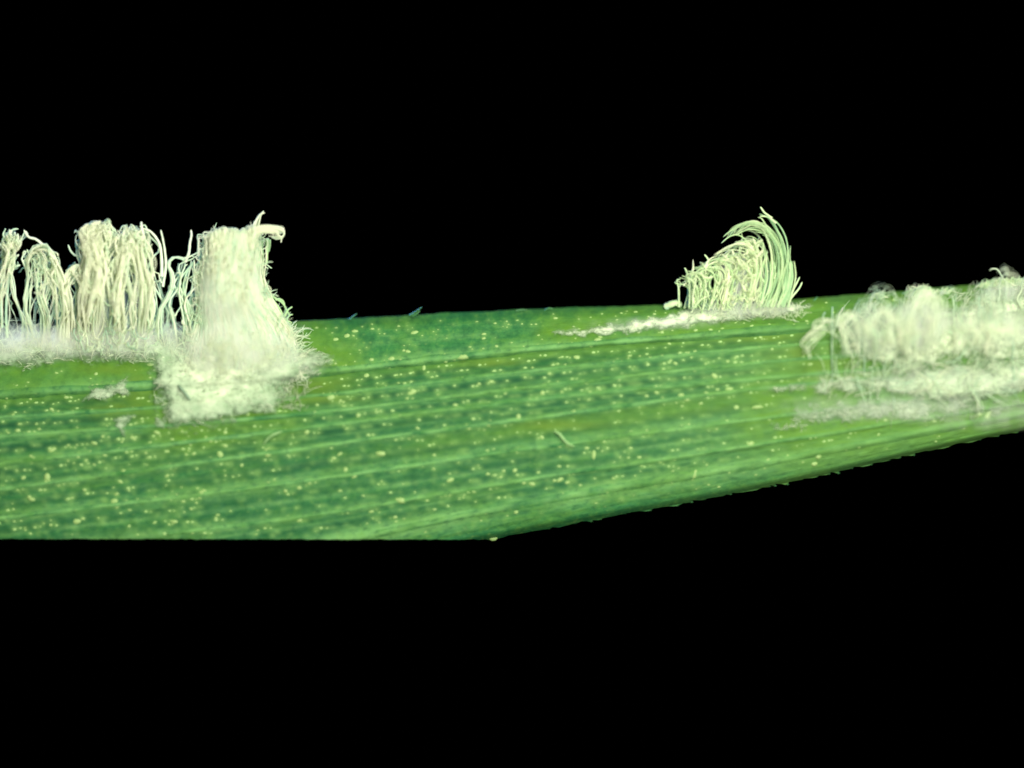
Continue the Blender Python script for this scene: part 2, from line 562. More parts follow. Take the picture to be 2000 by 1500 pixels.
# ------------------------------------------------------------------ the leaf
def build_leaf():
    root = thing("leaf", "broad ribbed green leaf blade lying across the whole black background", "leaf")
    xs = np.concatenate([np.linspace(-600, -60, 60, endpoint=False), np.linspace(-60, 2060, 860), np.linspace(2062, 2600, 60)])
    nv = 200
    v = np.linspace(0, 1, nv)
    v = 0.5 - 0.5 * np.cos(math.pi * (0.04 + 0.92 * v)) ; v = (v - v[0]) / (v[-1] - v[0])
    X = np.repeat(xs[:, None], nv, 1)
    T = edge_top(xs)[:, None]; B = edge_bottom(xs)[:, None]
    Y = T + (B - T) * v[None, :]
    w = w_at(X.ravel(), Y.ravel()).reshape(X.shape)
    D = depth_w(X.ravel(), w.ravel()).reshape(X.shape)
    D[:, -1] -= 0.03; D[:, 0] -= 0.03
    front = P3(np.stack([X, Y, D], -1))
    vein = np.zeros_like(w)
    for k in range(1, NL - 1):
        wd = 0.17 if k != 8 else 0.36
        vein = np.maximum(vein, np.exp(-((w - k) / wd) ** 2) * np.clip(2.0 * fbm(X / 80.0, w * 1.2 + k * 5.3, 31, 4) - .25, 0, 1))
    for k, st_ in ((2.5 + .22, .5), (3.28, .5), (4.05, .4), (4.55, .6), (5.5, .7), (5.78, .5), (6.5, .7), (6.22, .5), (7.3, .6), (7.65, .6), (8.5, .5), (0.55, .35)):
        vein = np.maximum(vein, st_ * np.exp(-((w - k) / .07) ** 2) * np.clip(2.2 * fbm(X / 70.0, w * 2.5 + k * 3.3, 37, 4) - .45, 0, 1))
    lime = np.zeros_like(w)
    for poly, r in ((CR_LEFT, 42), (CR_STREAK, 34), (CR_RIGHT, 50), (CR_RIGHT2, 60), (CR_UPPER, 50)):
        sd = poly_sd(X, Y, poly)
        lime = np.maximum(lime, np.exp(-(np.minimum(sd, 0) / r) ** 2))
    lime = lime * np.clip(0.2 + 1.3 * fbm(X / 60.0, Y / 26.0, 41, 3), 0, 1)
    # yellowish band under the first ridge and along mid blade, as the tissue there is paler
    band = np.exp(-((w - 1.3) / 0.22) ** 2) * 0.8 + np.exp(-((w - 5.35) / 0.3) ** 2) * 0.75 * np.clip((X - 700) / 300, 0, 1)
    lime = np.clip(np.maximum(lime, band * (0.4 + 0.8 * fbm(X / 120.0, w * 2, 51, 3))), 0, 1)
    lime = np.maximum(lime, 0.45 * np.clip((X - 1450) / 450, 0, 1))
    halo = halo_at(X, Y)
    row = np.zeros_like(w)
    for w0, stp, q in ROWS:
        row = np.maximum(row, q * np.exp(-((w - w0) / 0.21) ** 2))
    row = row * np.clip((1700 - X) / 150, 0, 1) * (0.65 + 0.7 * fbm(X / 200.0, w * 2, 77, 2))
    olive = np.zeros_like(w)
    for ox, oy, sx, sy in ((268, 765, 28, 50), (215, 800, 55, 18), (1625, 712, 60, 34), (1560, 690, 60, 22), (225, 722, 70, 10), (620, 752, 60, 16), (640, 778, 70, 10), (1090, 830, 80, 10), (960, 708, 60, 8), (1500, 660, 110, 9)):
        olive = np.maximum(olive, np.exp(-((X - ox) / sx) ** 2 - ((Y - oy) / sy) ** 2))
    olive = np.clip(olive * (0.35 + 1.2 * fbm(X / 20.0, Y / 14.0, 45, 4)), 0, 1)
    nb = 7
    tb = np.linspace(0, 1, nb + 2)[1:-1]
    Yb = B + (T - B) * tb[None, :]
    Db = -0.25 - 0.35 * np.sin(math.pi * tb)[None, :] + 0 * Yb
    Xb = np.repeat(xs[:, None], nb, 1)
    back = P3(np.stack([Xb, Yb, Db], -1))
    allv = np.concatenate([front, back], 1)
    R = nv + nb
    nx = len(xs)
    i = np.arange(nx - 1)[:, None] * R; j = np.arange(R)[None, :]; j2 = (j + 1) % R
    f = np.stack([i + j, i + j2, i + R + j2, i + R + j], -1).reshape(-1, 4)
    z = np.zeros((nx, nb))
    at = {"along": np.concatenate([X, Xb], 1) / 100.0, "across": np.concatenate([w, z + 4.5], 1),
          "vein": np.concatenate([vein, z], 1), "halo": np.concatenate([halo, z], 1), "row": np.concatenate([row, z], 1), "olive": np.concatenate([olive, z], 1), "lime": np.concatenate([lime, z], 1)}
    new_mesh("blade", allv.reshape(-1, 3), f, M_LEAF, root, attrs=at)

    # raised veins
    for k in range(1, NL - 1):
        half = 5.0 if k not in (1, 8) else 9.0
        xv = np.linspace(-200, 2200, 420)
        yc = py_of(xv, np.full_like(xv, float(k)))
        keep = yc < edge_bottom(xv) - 10
        xv, yc = xv[keep], yc[keep]
        if len(xv) < 10: continue
        s = np.linspace(-1, 1, 7)
        hw = half * (0.65 + 0.7 * fbm(xv / 70.0, xv * 0 + k, 61, 2))
        jit = 3.0 * (fbm(xv / 40.0, xv * 0 + k * 3.1, 63, 2) - 0.5)
        XX = np.repeat(xv[:, None], 7, 1)
        YY = yc[:, None] + jit[:, None] + hw[:, None] * s[None, :]
        hgt = (0.014 if k != 1 else 0.022) * (0.5 + 1.0 * fbm(xv / 50.0, xv * 0 + k * 7.7, 62, 2))
        ww = w_at(XX.ravel(), YY.ravel()).reshape(XX.shape)
        dd = depth_w(XX.ravel(), ww.ravel()).reshape(XX.shape) + hgt[:, None] * (1 - s[None, :] ** 2) - 0.004
        vv = P3(np.stack([XX, YY, dd], -1))
        i = np.arange(len(xv) - 1)[:, None] * 7; j = np.arange(6)[None, :]
        ff = np.stack([i + j, i + j + 1, i + 7 + j + 1, i + 7 + j], -1).reshape(-1, 4)
        ve = (1 - s[None, :] ** 2) * np.clip(1.9 * fbm(xv / 34.0, xv * 0 + k * 2.2, 64, 4) - .3, 0, 1)[:, None]
        new_mesh("vein", vv.reshape(-1, 3), ff, M_LEAF, root,
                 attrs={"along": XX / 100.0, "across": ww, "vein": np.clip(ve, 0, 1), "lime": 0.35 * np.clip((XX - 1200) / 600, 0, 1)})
    return root


LEAF = build_leaf()


# ------------------------------------------------------------------ stomata and wax grains (children of the leaf)
def bead_mesh(name, mat, rings=3, seg=7, sq=0.30, seed=0):
    r = random.Random(seed)
    v = []; f = []
    for i in range(rings):
        a = (i / rings) * math.pi / 2
        for j in range(seg):
            b = 2 * math.pi * j / seg + i * 0.2
            q = 1 + r.uniform(-.14, .14)
            v.append((math.cos(a) * math.cos(b) * q, -sq * math.sin(a), math.cos(a) * math.sin(b) * q))
    v.append((0, -sq, 0))
    for i in range(rings - 1):
        for j in range(seg):
            j2 = (j + 1) % seg
            f.append((i * seg + j, i * seg + j2, (i + 1) * seg + j2, (i + 1) * seg + j))
    t = len(v) - 1
    b0 = (rings - 1) * seg
    for j in range(seg): f.append((b0 + j, b0 + (j + 1) % seg, t))
    me = bpy.data.meshes.new(name); me.from_pydata(v, [], f)
    for p in me.polygons: p.use_smooth = True
    me.materials.append(mat)
    return me, np.array(v), f


def scatter_beads():
    st = [bead_mesh("stoma", M_STOMA, seed=i) for i in range(3)]
    gr = [bead_mesh("wax_grain", M_GRAIN, seed=10 + i) for i in range(4)]
    items = ITEMS
    big = sorted(range(len(items)), key=lambda i: -items[i][2] * items[i][3])
    cs = [i for i in big if items[i][5] == 's'][:295]
    cg = [i for i in big if items[i][5] == 'g'][:295]
    single = set(cs) | set(cg)
    rest = {'s': ([], []), 'g': ([], [])}
    PX = np.array([i[0] for i in items]); PY = np.array([i[1] for i in items])
    DD = depth_at(PX, PY)
    for i, (x, y, a, b, r, k) in enumerate(items):
        me, vv, ff = rnd.choice(st if k == 's' else gr)
        loc = P3([x, y, DD[i] - 0.008])
        if i in single:
            o = bpy.data.objects.new(me.name.split('.')[0], me)
            o.location = loc
            o.scale = (a / 100, (a + b) / 200, b / 100)
            o.rotation_euler = (0, -r, 0)
            o.parent = LEAF
            COL.objects.link(o)
        else:
            V, F = rest[k]
            q = vv * np.array([a / 100, (a + b) / 200, b / 100])
            c, s = math.cos(r), math.sin(r)
            q = np.stack([q[:, 0] * c - q[:, 2] * s, q[:, 1], q[:, 0] * s + q[:, 2] * c], 1) + loc
            n0 = sum(len(t) for t in V)
            V.append(q); F.extend([tuple(t + n0 for t in fc) for fc in ff])
    for k, nm, mt in (('s', "fine_stomata", M_STOMA), ('g', "fine_grains", M_GRAIN)):
        V, F = rest[k]
        if not V: continue
        me = bpy.data.meshes.new(nm); me.from_pydata(np.vstack(V).tolist(), [], F)
        for p in me.polygons: p.use_smooth = True
        me.materials.append(mt)
        o = bpy.data.objects.new(nm, me); o.parent = LEAF; COL.objects.link(o)
        o["kind"] = "stuff"


scatter_beads()


# teeth along the lower right edge, hairs on the upper edge
def build_teeth():
    for k, x0 in enumerate(TEETH[1:]):
        if x0 < 1000 or x0 > 2060: continue
        a = TAMP[k]; x = x0 - .22 * (x0 - TEETH[k])
        y = float(edge_bottom(np.array([x]))[0])
        L = 7 + a * 1.6; h = a * rnd.uniform(.15, .5)
        pts = np.array([(x - L, y - 6, .2), (x - L * .4, y - 4.5, .2), (x, y - 3 + h * .4, .18), (x + 2.5, y - 2.5 + h * .7, .16), (x + 4.5, y - 2.5 + h * .8, .15)])
        v, f = tube(P3(catmull(pts, 7)), np.array([.01, .02, .026, .026, .022, .016, .006]), 6)
        new_mesh("tooth", v, f, M_TOOTH, LEAF)


build_teeth()
for pts in ([(683, 624, 0), (690, 618, .05), (697, 613, .08)], [(800, 616, 0), (812, 609, .05), (824, 600, .1)], [(806, 617, .05), (815, 612, .1), (820, 607, .1)],
            [(1064, 606, 0), (1072, 602, .05), (1080, 603, .05)], [(1008, 607, 0), (1020, 605, 0), (1030, 606, 0)], [(1588, 590, 0), (1594, 583, 0), (1597, 580, 0)]):
    p = P3(catmull(pts, 7))
    v, f = tube(p, np.linspace(.022, .009, 7), 5)
    new_mesh("hair", v, f, M_TOOTH, LEAF)


# ------------------------------------------------------------------ wax crusts lying on the leaf
def build_crust(name, label, poly, step, thick, grow, namp, nscale, seed, fuzz, tmin=0.0, tgain=0.020, cat="wax crust", group=None, top_ok=0, length=13, ang=0.15, fr=0.6, cgain=0.03, cmax=1.0):
    q = np.asarray(poly, float)
    x0, y0 = q.min(0) - 30; x1, y1 = q.max(0) + 30
    xs = np.arange(x0, x1, step); ys = np.arange(y0, y1, step)
    X, Y = np.meshgrid(xs, ys, indexing='ij')
    jx = (rng.random(X.shape) - .5) * step * .5; jy = (rng.random(X.shape) - .5) * step * .5
    X = X + jx; Y = Y + jy
    sd = poly_sd(X, Y, poly)
    nz = fbm(X / nscale, Y / (nscale * .62), seed, 5)
    f = sd * 1.0 + (nz - 0.5) * 2 * namp + grow
    top = edge_top(X.ravel()).reshape(X.shape)
    bot = edge_bottom(X.ravel()).reshape(X.shape)
    ok = (f > -4) & (Y > top - top_ok) & (Y < bot - 2)
    lump = fbm(X / 34.0, Y / 22.0, seed + 5, 4)
    fine = fbm(X / 7.0, Y / 5.0, seed + 7, 3)
    body = np.clip(f * 0.03, 0, 1)
    Yc = np.maximum(Y, top + 1)
    D = depth_at(X, Yc) + np.where(f > 0, 0.015 + thick * np.sqrt(body) * (0.7 + 0.5 * lump) + 0.025 * body * (fine - .3), -0.004)
    th = np.clip(tmin + f * tgain * (0.5 + lump), 0, 1)
    idx = -np.ones(X.shape, int)
    cell = ok[:-1, :-1] & ok[1:, :-1] & ok[1:, 1:] & ok[:-1, 1:]
    use = np.zeros(X.shape, bool)
    use[:-1, :-1] |= cell; use[1:, :-1] |= cell; use[1:, 1:] |= cell; use[:-1, 1:] |= cell
    idx[use] = np.arange(use.sum())
    F = np.stack([idx[:-1, :-1][cell], idx[:-1, 1:][cell], idx[1:, 1:][cell], idx[1:, :-1][cell]], -1)
    V = P3(np.stack([X[use], Y[use], D[use]], -1))
    o = new_mesh(name, V, F, M_CRUST, None, attrs={"thickness": th[use], "cover": np.clip(f * cgain, 0, cmax)[use]})
    tag(o, label, cat, group)
    # fine threads matted over the powder
    if fuzz:
        bag = Bag()
        cand = np.argwhere(use & (f > 9))
        pick = cand[rng.integers(0, len(cand), fuzz)]
        for (a, b) in pick:
            px, py, d = X[a, b], Y[a, b], D[a, b]
            L = length * math.exp(rnd.gauss(0, .35)); t = rnd.gauss(ang, .55)
            bend = rnd.uniform(-.8, .8)
            pts = []
            for s in (-.5, -.15, .2, .5):
                tt = t + bend * s
                pts.append((px + math.cos(tt) * L * s, py - math.sin(tt) * L * s + bend * 3 * abs(s), d + 0.006 + 0.03 * (0.5 - abs(s)) * rnd.random()))
            v, ff = tube(P3(catmull(pts, 6)), np.array([.3, .9, 1, 1, .9, .3]) * fr * .01 * rnd.uniform(.7, 1.3), 3)
            bag.add(v, ff, rnd.uniform(.25, 1.0))
        fz = bag.build("fuzz", M_FUZZ, o, "stuff")
    return o


G_CR = "white wax crusts on the leaf"
build_crust("wax_crust", "large cream white powdery crust under the tall dense plume, ragged on its lower edge", CR_LEFT, 2.0, 0.14, 0, 24, 19, 3, 700, tgain=.0095, cgain=.024, group=G_CR, top_ok=0)
build_crust("wax_crust", "thin pale streak of wax along the upper rim below the lone leaning tuft", CR_STREAK, 1.8, 0.08, 1, 10, 17, 13, 60, tgain=.06, cgain=.06, group=G_CR, ang=.1)
build_crust("wax_crust", "wide cream wax band running to the right edge below the curly wool", CR_RIGHT, 1.8, 0.10, 3, 24, 24, 23, 700, tgain=.018, cgain=.028, cmax=.85, group=G_CR, length=15, ang=.12)
build_crust("wax_crust", "thin hazy broken wax film lowest on the right part of the leaf", CR_RIGHT2, 1.8, 0.04, 0, 26, 26, 33, 160, tgain=.014, cgain=.024, cmax=.47, group=G_CR, length=13, ang=.25)
build_crust("wax_crust", "pale matted wax behind the curly wool, reaching the upper rim at the right", CR_UPPER, 2.2, 0.06, 6, 36, 32, 43, 1100, cgain=.016, cmax=.60, group=G_CR, length=18, ang=.9)
build_crust("wax_crust", "small pale wax patch left of the large crust, beside an olive hollow", [(158, 786), (180, 760), (215, 748), (252, 742), (250, 772), (212, 778), (180, 780)], 1.4, .05, 5, 16, 14, 53, 30, cgain=.05, cmax=1, group=G_CR)
build_crust("wax_crust", "tiny forked wax fleck below the small pale patch", [(222, 822), (240, 810), (262, 812), (246, 824), (240, 850), (232, 838)], 1.2, .04, 5, 9, 10, 57, 3, cgain=.07, cmax=.8, group=G_CR)
build_crust("wax_crust", "tiny wax fleck at the lower left corner of the large crust", [(300, 828), (306, 812), (324, 822), (322, 836)], 1.2, .04, 4, 7, 9, 58, 3, cgain=.06, cmax=.8, group=G_CR)


def fluff(parent, x0, x1, y0f, y1f, n, L, r, dep, ang=1.4, spread=.5, mat=None):
    bag = Bag()
    for _ in range(n):
        x = rnd.uniform(x0, x1); y = rnd.uniform(y0f(x), y1f(x))
        le = L * math.exp(rnd.gauss(0, .4)); a = rnd.gauss(ang, spread)
        d = float(depth_at(np.array([x]), np.array([max(y, 640.0)]))[0]) + rnd.random() ** 1.5 * dep
        b = rnd.uniform(-.9, .9)
        pts = [(x + math.cos(a + b * q) * le * q, y - math.sin(a + b * q) * le * q, d + .04 * math.sin(3 * q)) for q in (0, .33, .67, 1)]
        v, f = tube(P3(catmull(pts, 7)), np.array([.6, 1, 1, 1, 1, .9, .4]) * r * .01 * rnd.uniform(.5, 1.3), 3)
        bag.add(v, f, rnd.uniform(.2, 1))
    bag.t = [.45 + .55 * a for a in bag.t]
    bag.build("fluff", mat or M_WOOL, parent, "stuff")


big_crust = [o for o in bpy.data.objects if o.get("label", "").startswith("large cream white powdery crust")][0]
fluff(big_crust, -150, 400, lambda x: 650, lambda x: 705, 500, 24, .5, .22, 1.5, .6)
fluff(big_crust, -150, 330, lambda x: 640, lambda x: 690, 300, 36, .5, .45, 1.55, .35)
fluff(big_crust, 330, 600, lambda x: 700, lambda x: 800, 500, 18, .5, .05, 1.2, .8, M_FUZZ)

streak = [o for o in bpy.data.objects if o.get("label", "").startswith("thin pale streak of wax")][0]
fluff(streak, 1385, 1570, lambda x: 596, lambda x: 624, 200, 13, .5, .08, 1.2, .8)

# ------------------------------------------------------------------ woolly tufts
def filament_mesh(path_px, r_px, n=16, sides=5, taper=.55, bead=.08, seed=0):
    p = catmull(path_px, n)
    rr = np.full(n, r_px) * np.linspace(1.0, taper, n)
    rr = rr * (1 + bead * np.sin(np.arange(n) * 2.3 + seed))
    rr[-1] *= .45
    return tube(P3(p), rr / 100.0, sides)


G_T = "woolly tufts along the upper leaf edge"
WINDOWS = [(14, 575, 7, 40), (31, 632, 6, 34), (64, 600, 12, 26), (104, 645, 4, 18), (306, 572, 5, 28), (320, 602, 8, 26), (311, 640, 6, 18), (349, 628, 6, 28),
           (386, 522, 4, 18), (372, 542, 3.5, 16), (142, 566, 7, 6), (290, 520, 4, 18), (30, 540, 4, 14), (245, 580, 3, 12), (212, 600, 3, 14), (62, 520, 4, 8), (84, 545, 5, 4),
           (1456, 457, 7, 5), (1437, 467, 6, 4), (1496, 475, 4, 9), (1486, 486, 3, 4), (1510, 568, 2.5, 14), (1437, 490, 3, 6), (1332, 575, 3, 16), (1340, 578, 3, 14), (1446, 560, 3, 8), (1391, 552, 4, 4)]


class Tuft:
    def __init__(s, name, label, mat, group, parts, cat="wool tuft"):
        s.root = thing(name, label, cat, group)
        s.mat = mat; s.items = []; s.parts = parts

    def add(s, path, r, prio=0.0, n=16, taper=.6, sides=5, tone=None):
        if s.root.get("group") == G_T and prio < 1 and rnd.random() < .93:
            c = catmull(np.asarray(path, float), 24)
            for hx, hy, hw, hh in WINDOWS:
                if np.any(((c[:, 0] - hx) / hw) ** 2 + ((c[:, 1] - hy) / hh) ** 2 < 1): return
        s.items.append((prio + float(np.max(np.asarray(path)[:, 2])), path, r, n, taper, sides, min(1, max(0, .22 + .9 * float(np.mean(np.asarray(path)[:, 2])) + rnd.uniform(-.15, .4))) if tone is None else tone))  # default tone falls with depth: shade between strands put into their colour

    def finish(s):
        s.items.sort(key=lambda t: -t[0])
        bag = Bag()
        for i, (pr, path, r, n, taper, sides, tone) in enumerate(s.items):
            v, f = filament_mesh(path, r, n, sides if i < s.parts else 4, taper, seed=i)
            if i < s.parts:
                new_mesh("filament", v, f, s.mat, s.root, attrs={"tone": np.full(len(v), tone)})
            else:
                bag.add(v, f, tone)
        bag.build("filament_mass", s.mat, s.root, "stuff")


def lerp_poly(poly, t):
    poly = np.asarray(poly, float)
    k = np.linspace(0, 1, len(poly))
    return np.stack([np.interp(t, k, poly[:, c]) for c in range(poly.shape[1])], -1)


def envelope(T, Lp, Rp, n, strands, d0, d1, r=2.25, wave=4.0, tmin=.75, tmax=1.0, curl=12, dbulge=0.15, spread=.05, npts=9, cross=.24, yb=14):
    """filaments that rise between a left and a right outline (base -> top)"""
    sk = [rnd.random() for _ in range(strands)]
    ph = [rnd.uniform(0, 6.3) for _ in range(strands)]
    te_k = [rnd.uniform(tmin, tmax) for _ in range(strands)]
    dk = [rnd.uniform(d0, d1) for _ in range(strands)]
    for i in range(n):
        k = rnd.randrange(strands)
        s = min(1, max(0, sk[k] + rnd.gauss(0, spread)))
        te = min(1.0, te_k[k] + rnd.uniform(-.08, .06))
        t = np.linspace(0, te, npts)
        l = lerp_poly(Lp, t); rr = lerp_poly(Rp, t)
        s2 = min(1, max(0, s + rnd.gauss(0, cross)))
        q = l + (rr - l) * (s + (s2 - s) * t)[:, None]
        fr = rnd.uniform(.7, 1.8)
        a = (wave + 3) * rnd.uniform(.4, 1.3)
        wob = a * np.sin(t * fr * 6.28 + ph[k] + rnd.gauss(0, .5)) + .6 * a * np.sin(t * 13 + rnd.uniform(0, 6))
        q[:, 0] += wob * np.clip(t * 4, 0.2, 1)
        q[:, 1] += rnd.gauss(0, 2) + rnd.uniform(-yb, yb) * (1 - t) ** 2
        d = dk[k] + rnd.gauss(0, .06) + dbulge * np.sin(t * 3.1) + .05 * np.sin(t * 9 + rnd.uniform(0, 6))
        kf = np.clip((t - .02) / .28, 0, 1); kf = kf * kf * (3 - 2 * kf)
        d = d * kf + (-.08) * (1 - kf)
        path = np.concatenate([q, d[:, None]], 1)
        if curl:
            c = rnd.uniform(-curl, curl)
            e = path[-1]
            path = np.vstack([path, [e[0] + c * .6, e[1] - rnd.uniform(0, .35) * curl, e[2] + rnd.uniform(-.05, .1)],
                              [e[0] + c * 1.1, e[1] + rnd.uniform(-.3, .7) * curl, e[2] + rnd.uniform(-.05, .15)]])
        T.add(path, r * rnd.choice((.6, .75, .9, 1.1)), n=20)


G_T = "woolly tufts along the upper leaf edge"


def tangle(T, cx, cy, rx, ry, n, R, r=2.0, d0=.2, d1=.8, sweep=(1.2, 3.4), tone=(.4, 1), vert=1.3, prio=0):
    """knotted filaments filling an oval"""
    for _ in range(n):
        a = rnd.uniform(0, 6.283); q = math.sqrt(rnd.random())
        x = cx + rx * q * math.cos(a); y = cy + ry * q * math.sin(a)
        rr = R * rnd.uniform(.5, 1.2); a0 = rnd.uniform(0, 6.3); sw = rnd.choice((-1, 1)) * rnd.uniform(*sweep)
        dd = rnd.uniform(d0, d1)
        pts = []
        for k in np.linspace(0, 1, 7):
            b = a0 + sw * k
            pts.append((x + rr * .7 * math.cos(b) + rnd.gauss(0, rr * .1), y + rr * vert * math.sin(b) + rnd.gauss(0, rr * .1), dd + .01 * rr * math.sin(b * 1.4)))
        T.add(np.array(pts), r * rnd.uniform(.55, 1.05), prio, n=14, taper=.8, tone=rnd.uniform(*tone))


BASE = lambda x: float(edge_top(np.array([float(x)]))[0])

# far left: twin-lobed slender clump at the picture's edge
t = Tuft("wool_tuft", "slender wool tuft with a knotted head at the far left edge", M_WOOL, G_T, 70)
envelope(t, [(-60, 690), (-40, 610), (-6, 540), (8, 488), (2, 462)], [(62, 690), (50, 610), (34, 540), (26, 488), (38, 450)], 50, 9, .05, .6, wave=9, curl=10, spread=.07)
envelope(t, [(-160, 690), (-140, 600), (-120, 520), (-110, 470)], [(-40, 690), (-30, 600), (-30, 520), (-40, 470)], 56, 9, .05, .6, wave=7, curl=10, spread=.07)
t.add([(14, 660, .3), (12, 600, .35), (18, 540, .3), (22, 490, .3), (18, 462, .35), (24, 449, .35), (36, 447, .35)], 3.0, 1)
t.add([(4, 640, .3), (2, 580, .3), (6, 520, .3), (4, 482, .3), (6, 466, .35), (18, 452, .4)], 3.0, 1)
tangle(t, 22, 474, 17, 20, 60, 9, 2.4, .1, .6)
tangle(t, 18, 520, 22, 26, 26, 13, 2.0, .1, .6, tone=(.1, .8))
tangle(t, 26, 580, 26, 60, 16, 26, 1.7, .1, .7, sweep=(.8, 2.4), tone=(.3, 1), vert=1.7)
t.finish()

t = Tuft("wool_tuft", "rounded arching wool tuft with one hooked strand, second from the left", M_WOOL, G_T, 90)
envelope(t, [(44, 690), (46, 610), (46, 550), (44, 510), (66, 486)], [(130, 690), (132, 610), (128, 560), (112, 520), (84, 482)], 76, 12, .05, .6, wave=5, curl=9, tmin=.7)
for k in range(26):                          # the arch strands
    o = rnd.gauss(0, 5); dd = rnd.uniform(.2, .6); e = rnd.uniform(0, 18)
    t.add([(126 + o, 695, -.1), (127 + o, 650 + e, dd * .6), (130 + o * .6, 590, dd), (124 + o * .6, 545 + o, dd), (110 + o * .4, 508 + o, dd + .05), (88, 484 + o * .6, dd + .05), (66, 482 + o * .5 + rnd.uniform(0, 14), dd), (48 + rnd.uniform(-4, 8), 500 + rnd.uniform(0, 18), dd)], 2.6, .1)
t.add([(118, 560, .5), (108, 516, .5), (92, 488, .5), (72, 468, .5), (58, 464, .5), (51, 457, .5), (47, 449, .5)], 3.4, 1)
for k in range(6):
    o, p, q = rnd.uniform(-10, 10), rnd.uniform(-9, 9), rnd.uniform(-9, 9)
    t.add([(58 + o, 625 + p, .3), (56 + p, 580 + q, .5), (64 + o, 556 + p, .55), (80 + q, 566 + o, .55), (76 + p, 590 + q, .5), (70 + q, 612, .4)], 1.6, .5)
tangle(t, 86, 516, 30, 24, 46, 14, 2.1, .1, .65, tone=(.2, .9))
tangle(t, 100, 550, 20, 20, 14, 18, 1.9, .1, .6, tone=(.1, .8))
tangle(t, 90, 570, 36, 60, 22, 26, 1.7, .1, .7, sweep=(.8, 2.4), tone=(.3, 1), vert=1.7)
t.finish()

t = Tuft("wool_tuft", "low domed wool tuft with a hooked tip before the tallest left clumps", M_WOOL, G_T, 60)
envelope(t, [(118, 690), (122, 620), (122, 570), (128, 540), (140, 526)], [(176, 690), (172, 620), (168, 570), (166, 530), (158, 520)], 52, 9, .1, .65, wave=5, curl=10, tmin=.7)
t.add([(172, 540, .4), (166, 512, .4), (158, 502, .4), (146, 498, .4), (138, 490, .4), (133, 478, .4)], 3.2, 1)
for k in range(14):
    o = rnd.uniform(-5, 5)
    t.add([(122 + o, 580 + o, .5), (124 + o, 552, .55), (136, 530 + o, .6), (152, 522 + o, .6), (170, 528 + o, .5), (176, 552 + o, .5)], 2.5, .3)
tangle(t, 150, 552, 22, 24, 30, 13, 2.1, .1, .65, tone=(.2, .9))
tangle(t, 150, 600, 26, 46, 18, 22, 1.7, .1, .7, sweep=(.8, 2.4), tone=(.3, 1), vert=1.7)
t.finish()

t = Tuft("wool_tuft", "tall wool tuft with a lumpy two-knobbed head, left of the leaning one", M_WOOL, G_T, 110)
envelope(t, [(140, 695), (148, 630), (158, 560), (166, 510), (160, 476), (158, 452), (174, 438)], [(236, 695), (234, 630), (228, 560), (216, 510), (226, 476), (218, 450), (206, 440)], 120, 15, .05, .75, wave=6, curl=9, tmin=.72, spread=.06)
for k in range(26):
    o = rnd.gauss(0, 9); e = rnd.gauss(0, 6)
    t.add([(178 + o, 500, .6), (174 + o, 476, .66), (170 + o + e, 456 + e, .7), (178 + o * .7, 442 + e * .4, .68), (192 + o * .5, 440 + e * .5, .68), (206 + e, 446 + e, .66), (212 + o * .5, 466, .6)], 2.9, .3)
tangle(t, 188, 470, 30, 26, 150, 10, 2.5, .2, .75)
tangle(t, 180, 446, 10, 8, 30, 7, 2.5, .3, .7)
tangle(t, 206, 446, 9, 8, 30, 7, 2.5, .3, .7)
tangle(t, 190, 530, 28, 40, 34, 16, 2.1, .3, .78)
tangle(t, 186, 660, 44, 20, 20, 17, 1.7, .2, .7, tone=(.1, .7))
tangle(t, 190, 580, 38, 70, 46, 28, 1.7, .1, .7, sweep=(.8, 2.4), tone=(.3, 1), vert=1.7)
t.finish()

t = Tuft("wool_tuft", "tall wool tuft leaning right with a bent strand on its shoulder, beside the wide gap", M_WOOL, G_T, 110)
envelope(t, [(216, 692), (218, 630), (222, 560), (226, 510), (234, 470), (256, 440)], [(316, 690), (318, 630), (314, 560), (302, 505), (294, 476), (284, 444)], 120, 15, .05, .7, wave=7, curl=10, tmin=.72, spread=.06)
t.add([(316, 540, .5), (316, 510, .5), (312, 478, .5), (300, 458, .5), (288, 449, .5), (272, 446, .5)], 3.4, 1)
t.add([(318, 560, .5), (324, 520, .5), (322, 490, .5), (318, 466, .5), (314, 449, .5)], 3.0, 1)
t.add([(278, 480, .6), (280, 460, .6), (277, 445, .6), (276, 433, .6)], 4.0, 1)
for k in range(10):
    o = rnd.uniform(-8, 8)
    t.add([(262 + o, 520, .55), (262 + o, 494, .6), (270 + o * .5, 478 + o * .5, .62), (284, 480 + o, .6), (292 + o * .3, 504, .55), (296 + o, 540, .5)], 2.4, .4)
tangle(t, 258, 478, 28, 26, 110, 11, 2.4, .2, .7)
tangle(t, 252, 530, 24, 36, 26, 17, 2.0, .2, .75, tone=(.2, .9))
tangle(t, 264, 660, 46, 20, 20, 17, 1.7, .2, .7, tone=(.1, .7))
tangle(t, 266, 580, 42, 70, 44, 28, 1.7, .1, .7, sweep=(.8, 2.4), tone=(.3, 1), vert=1.7)
tangle(t, 226, 590, 22, 70, 34, 26, 1.8, .15, .7, sweep=(.8, 2.4), tone=(.3, 1), vert=1.7)
tangle(t, 226, 520, 14, 34, 24, 14, 1.8, .2, .7, sweep=(1, 3))
t.finish()

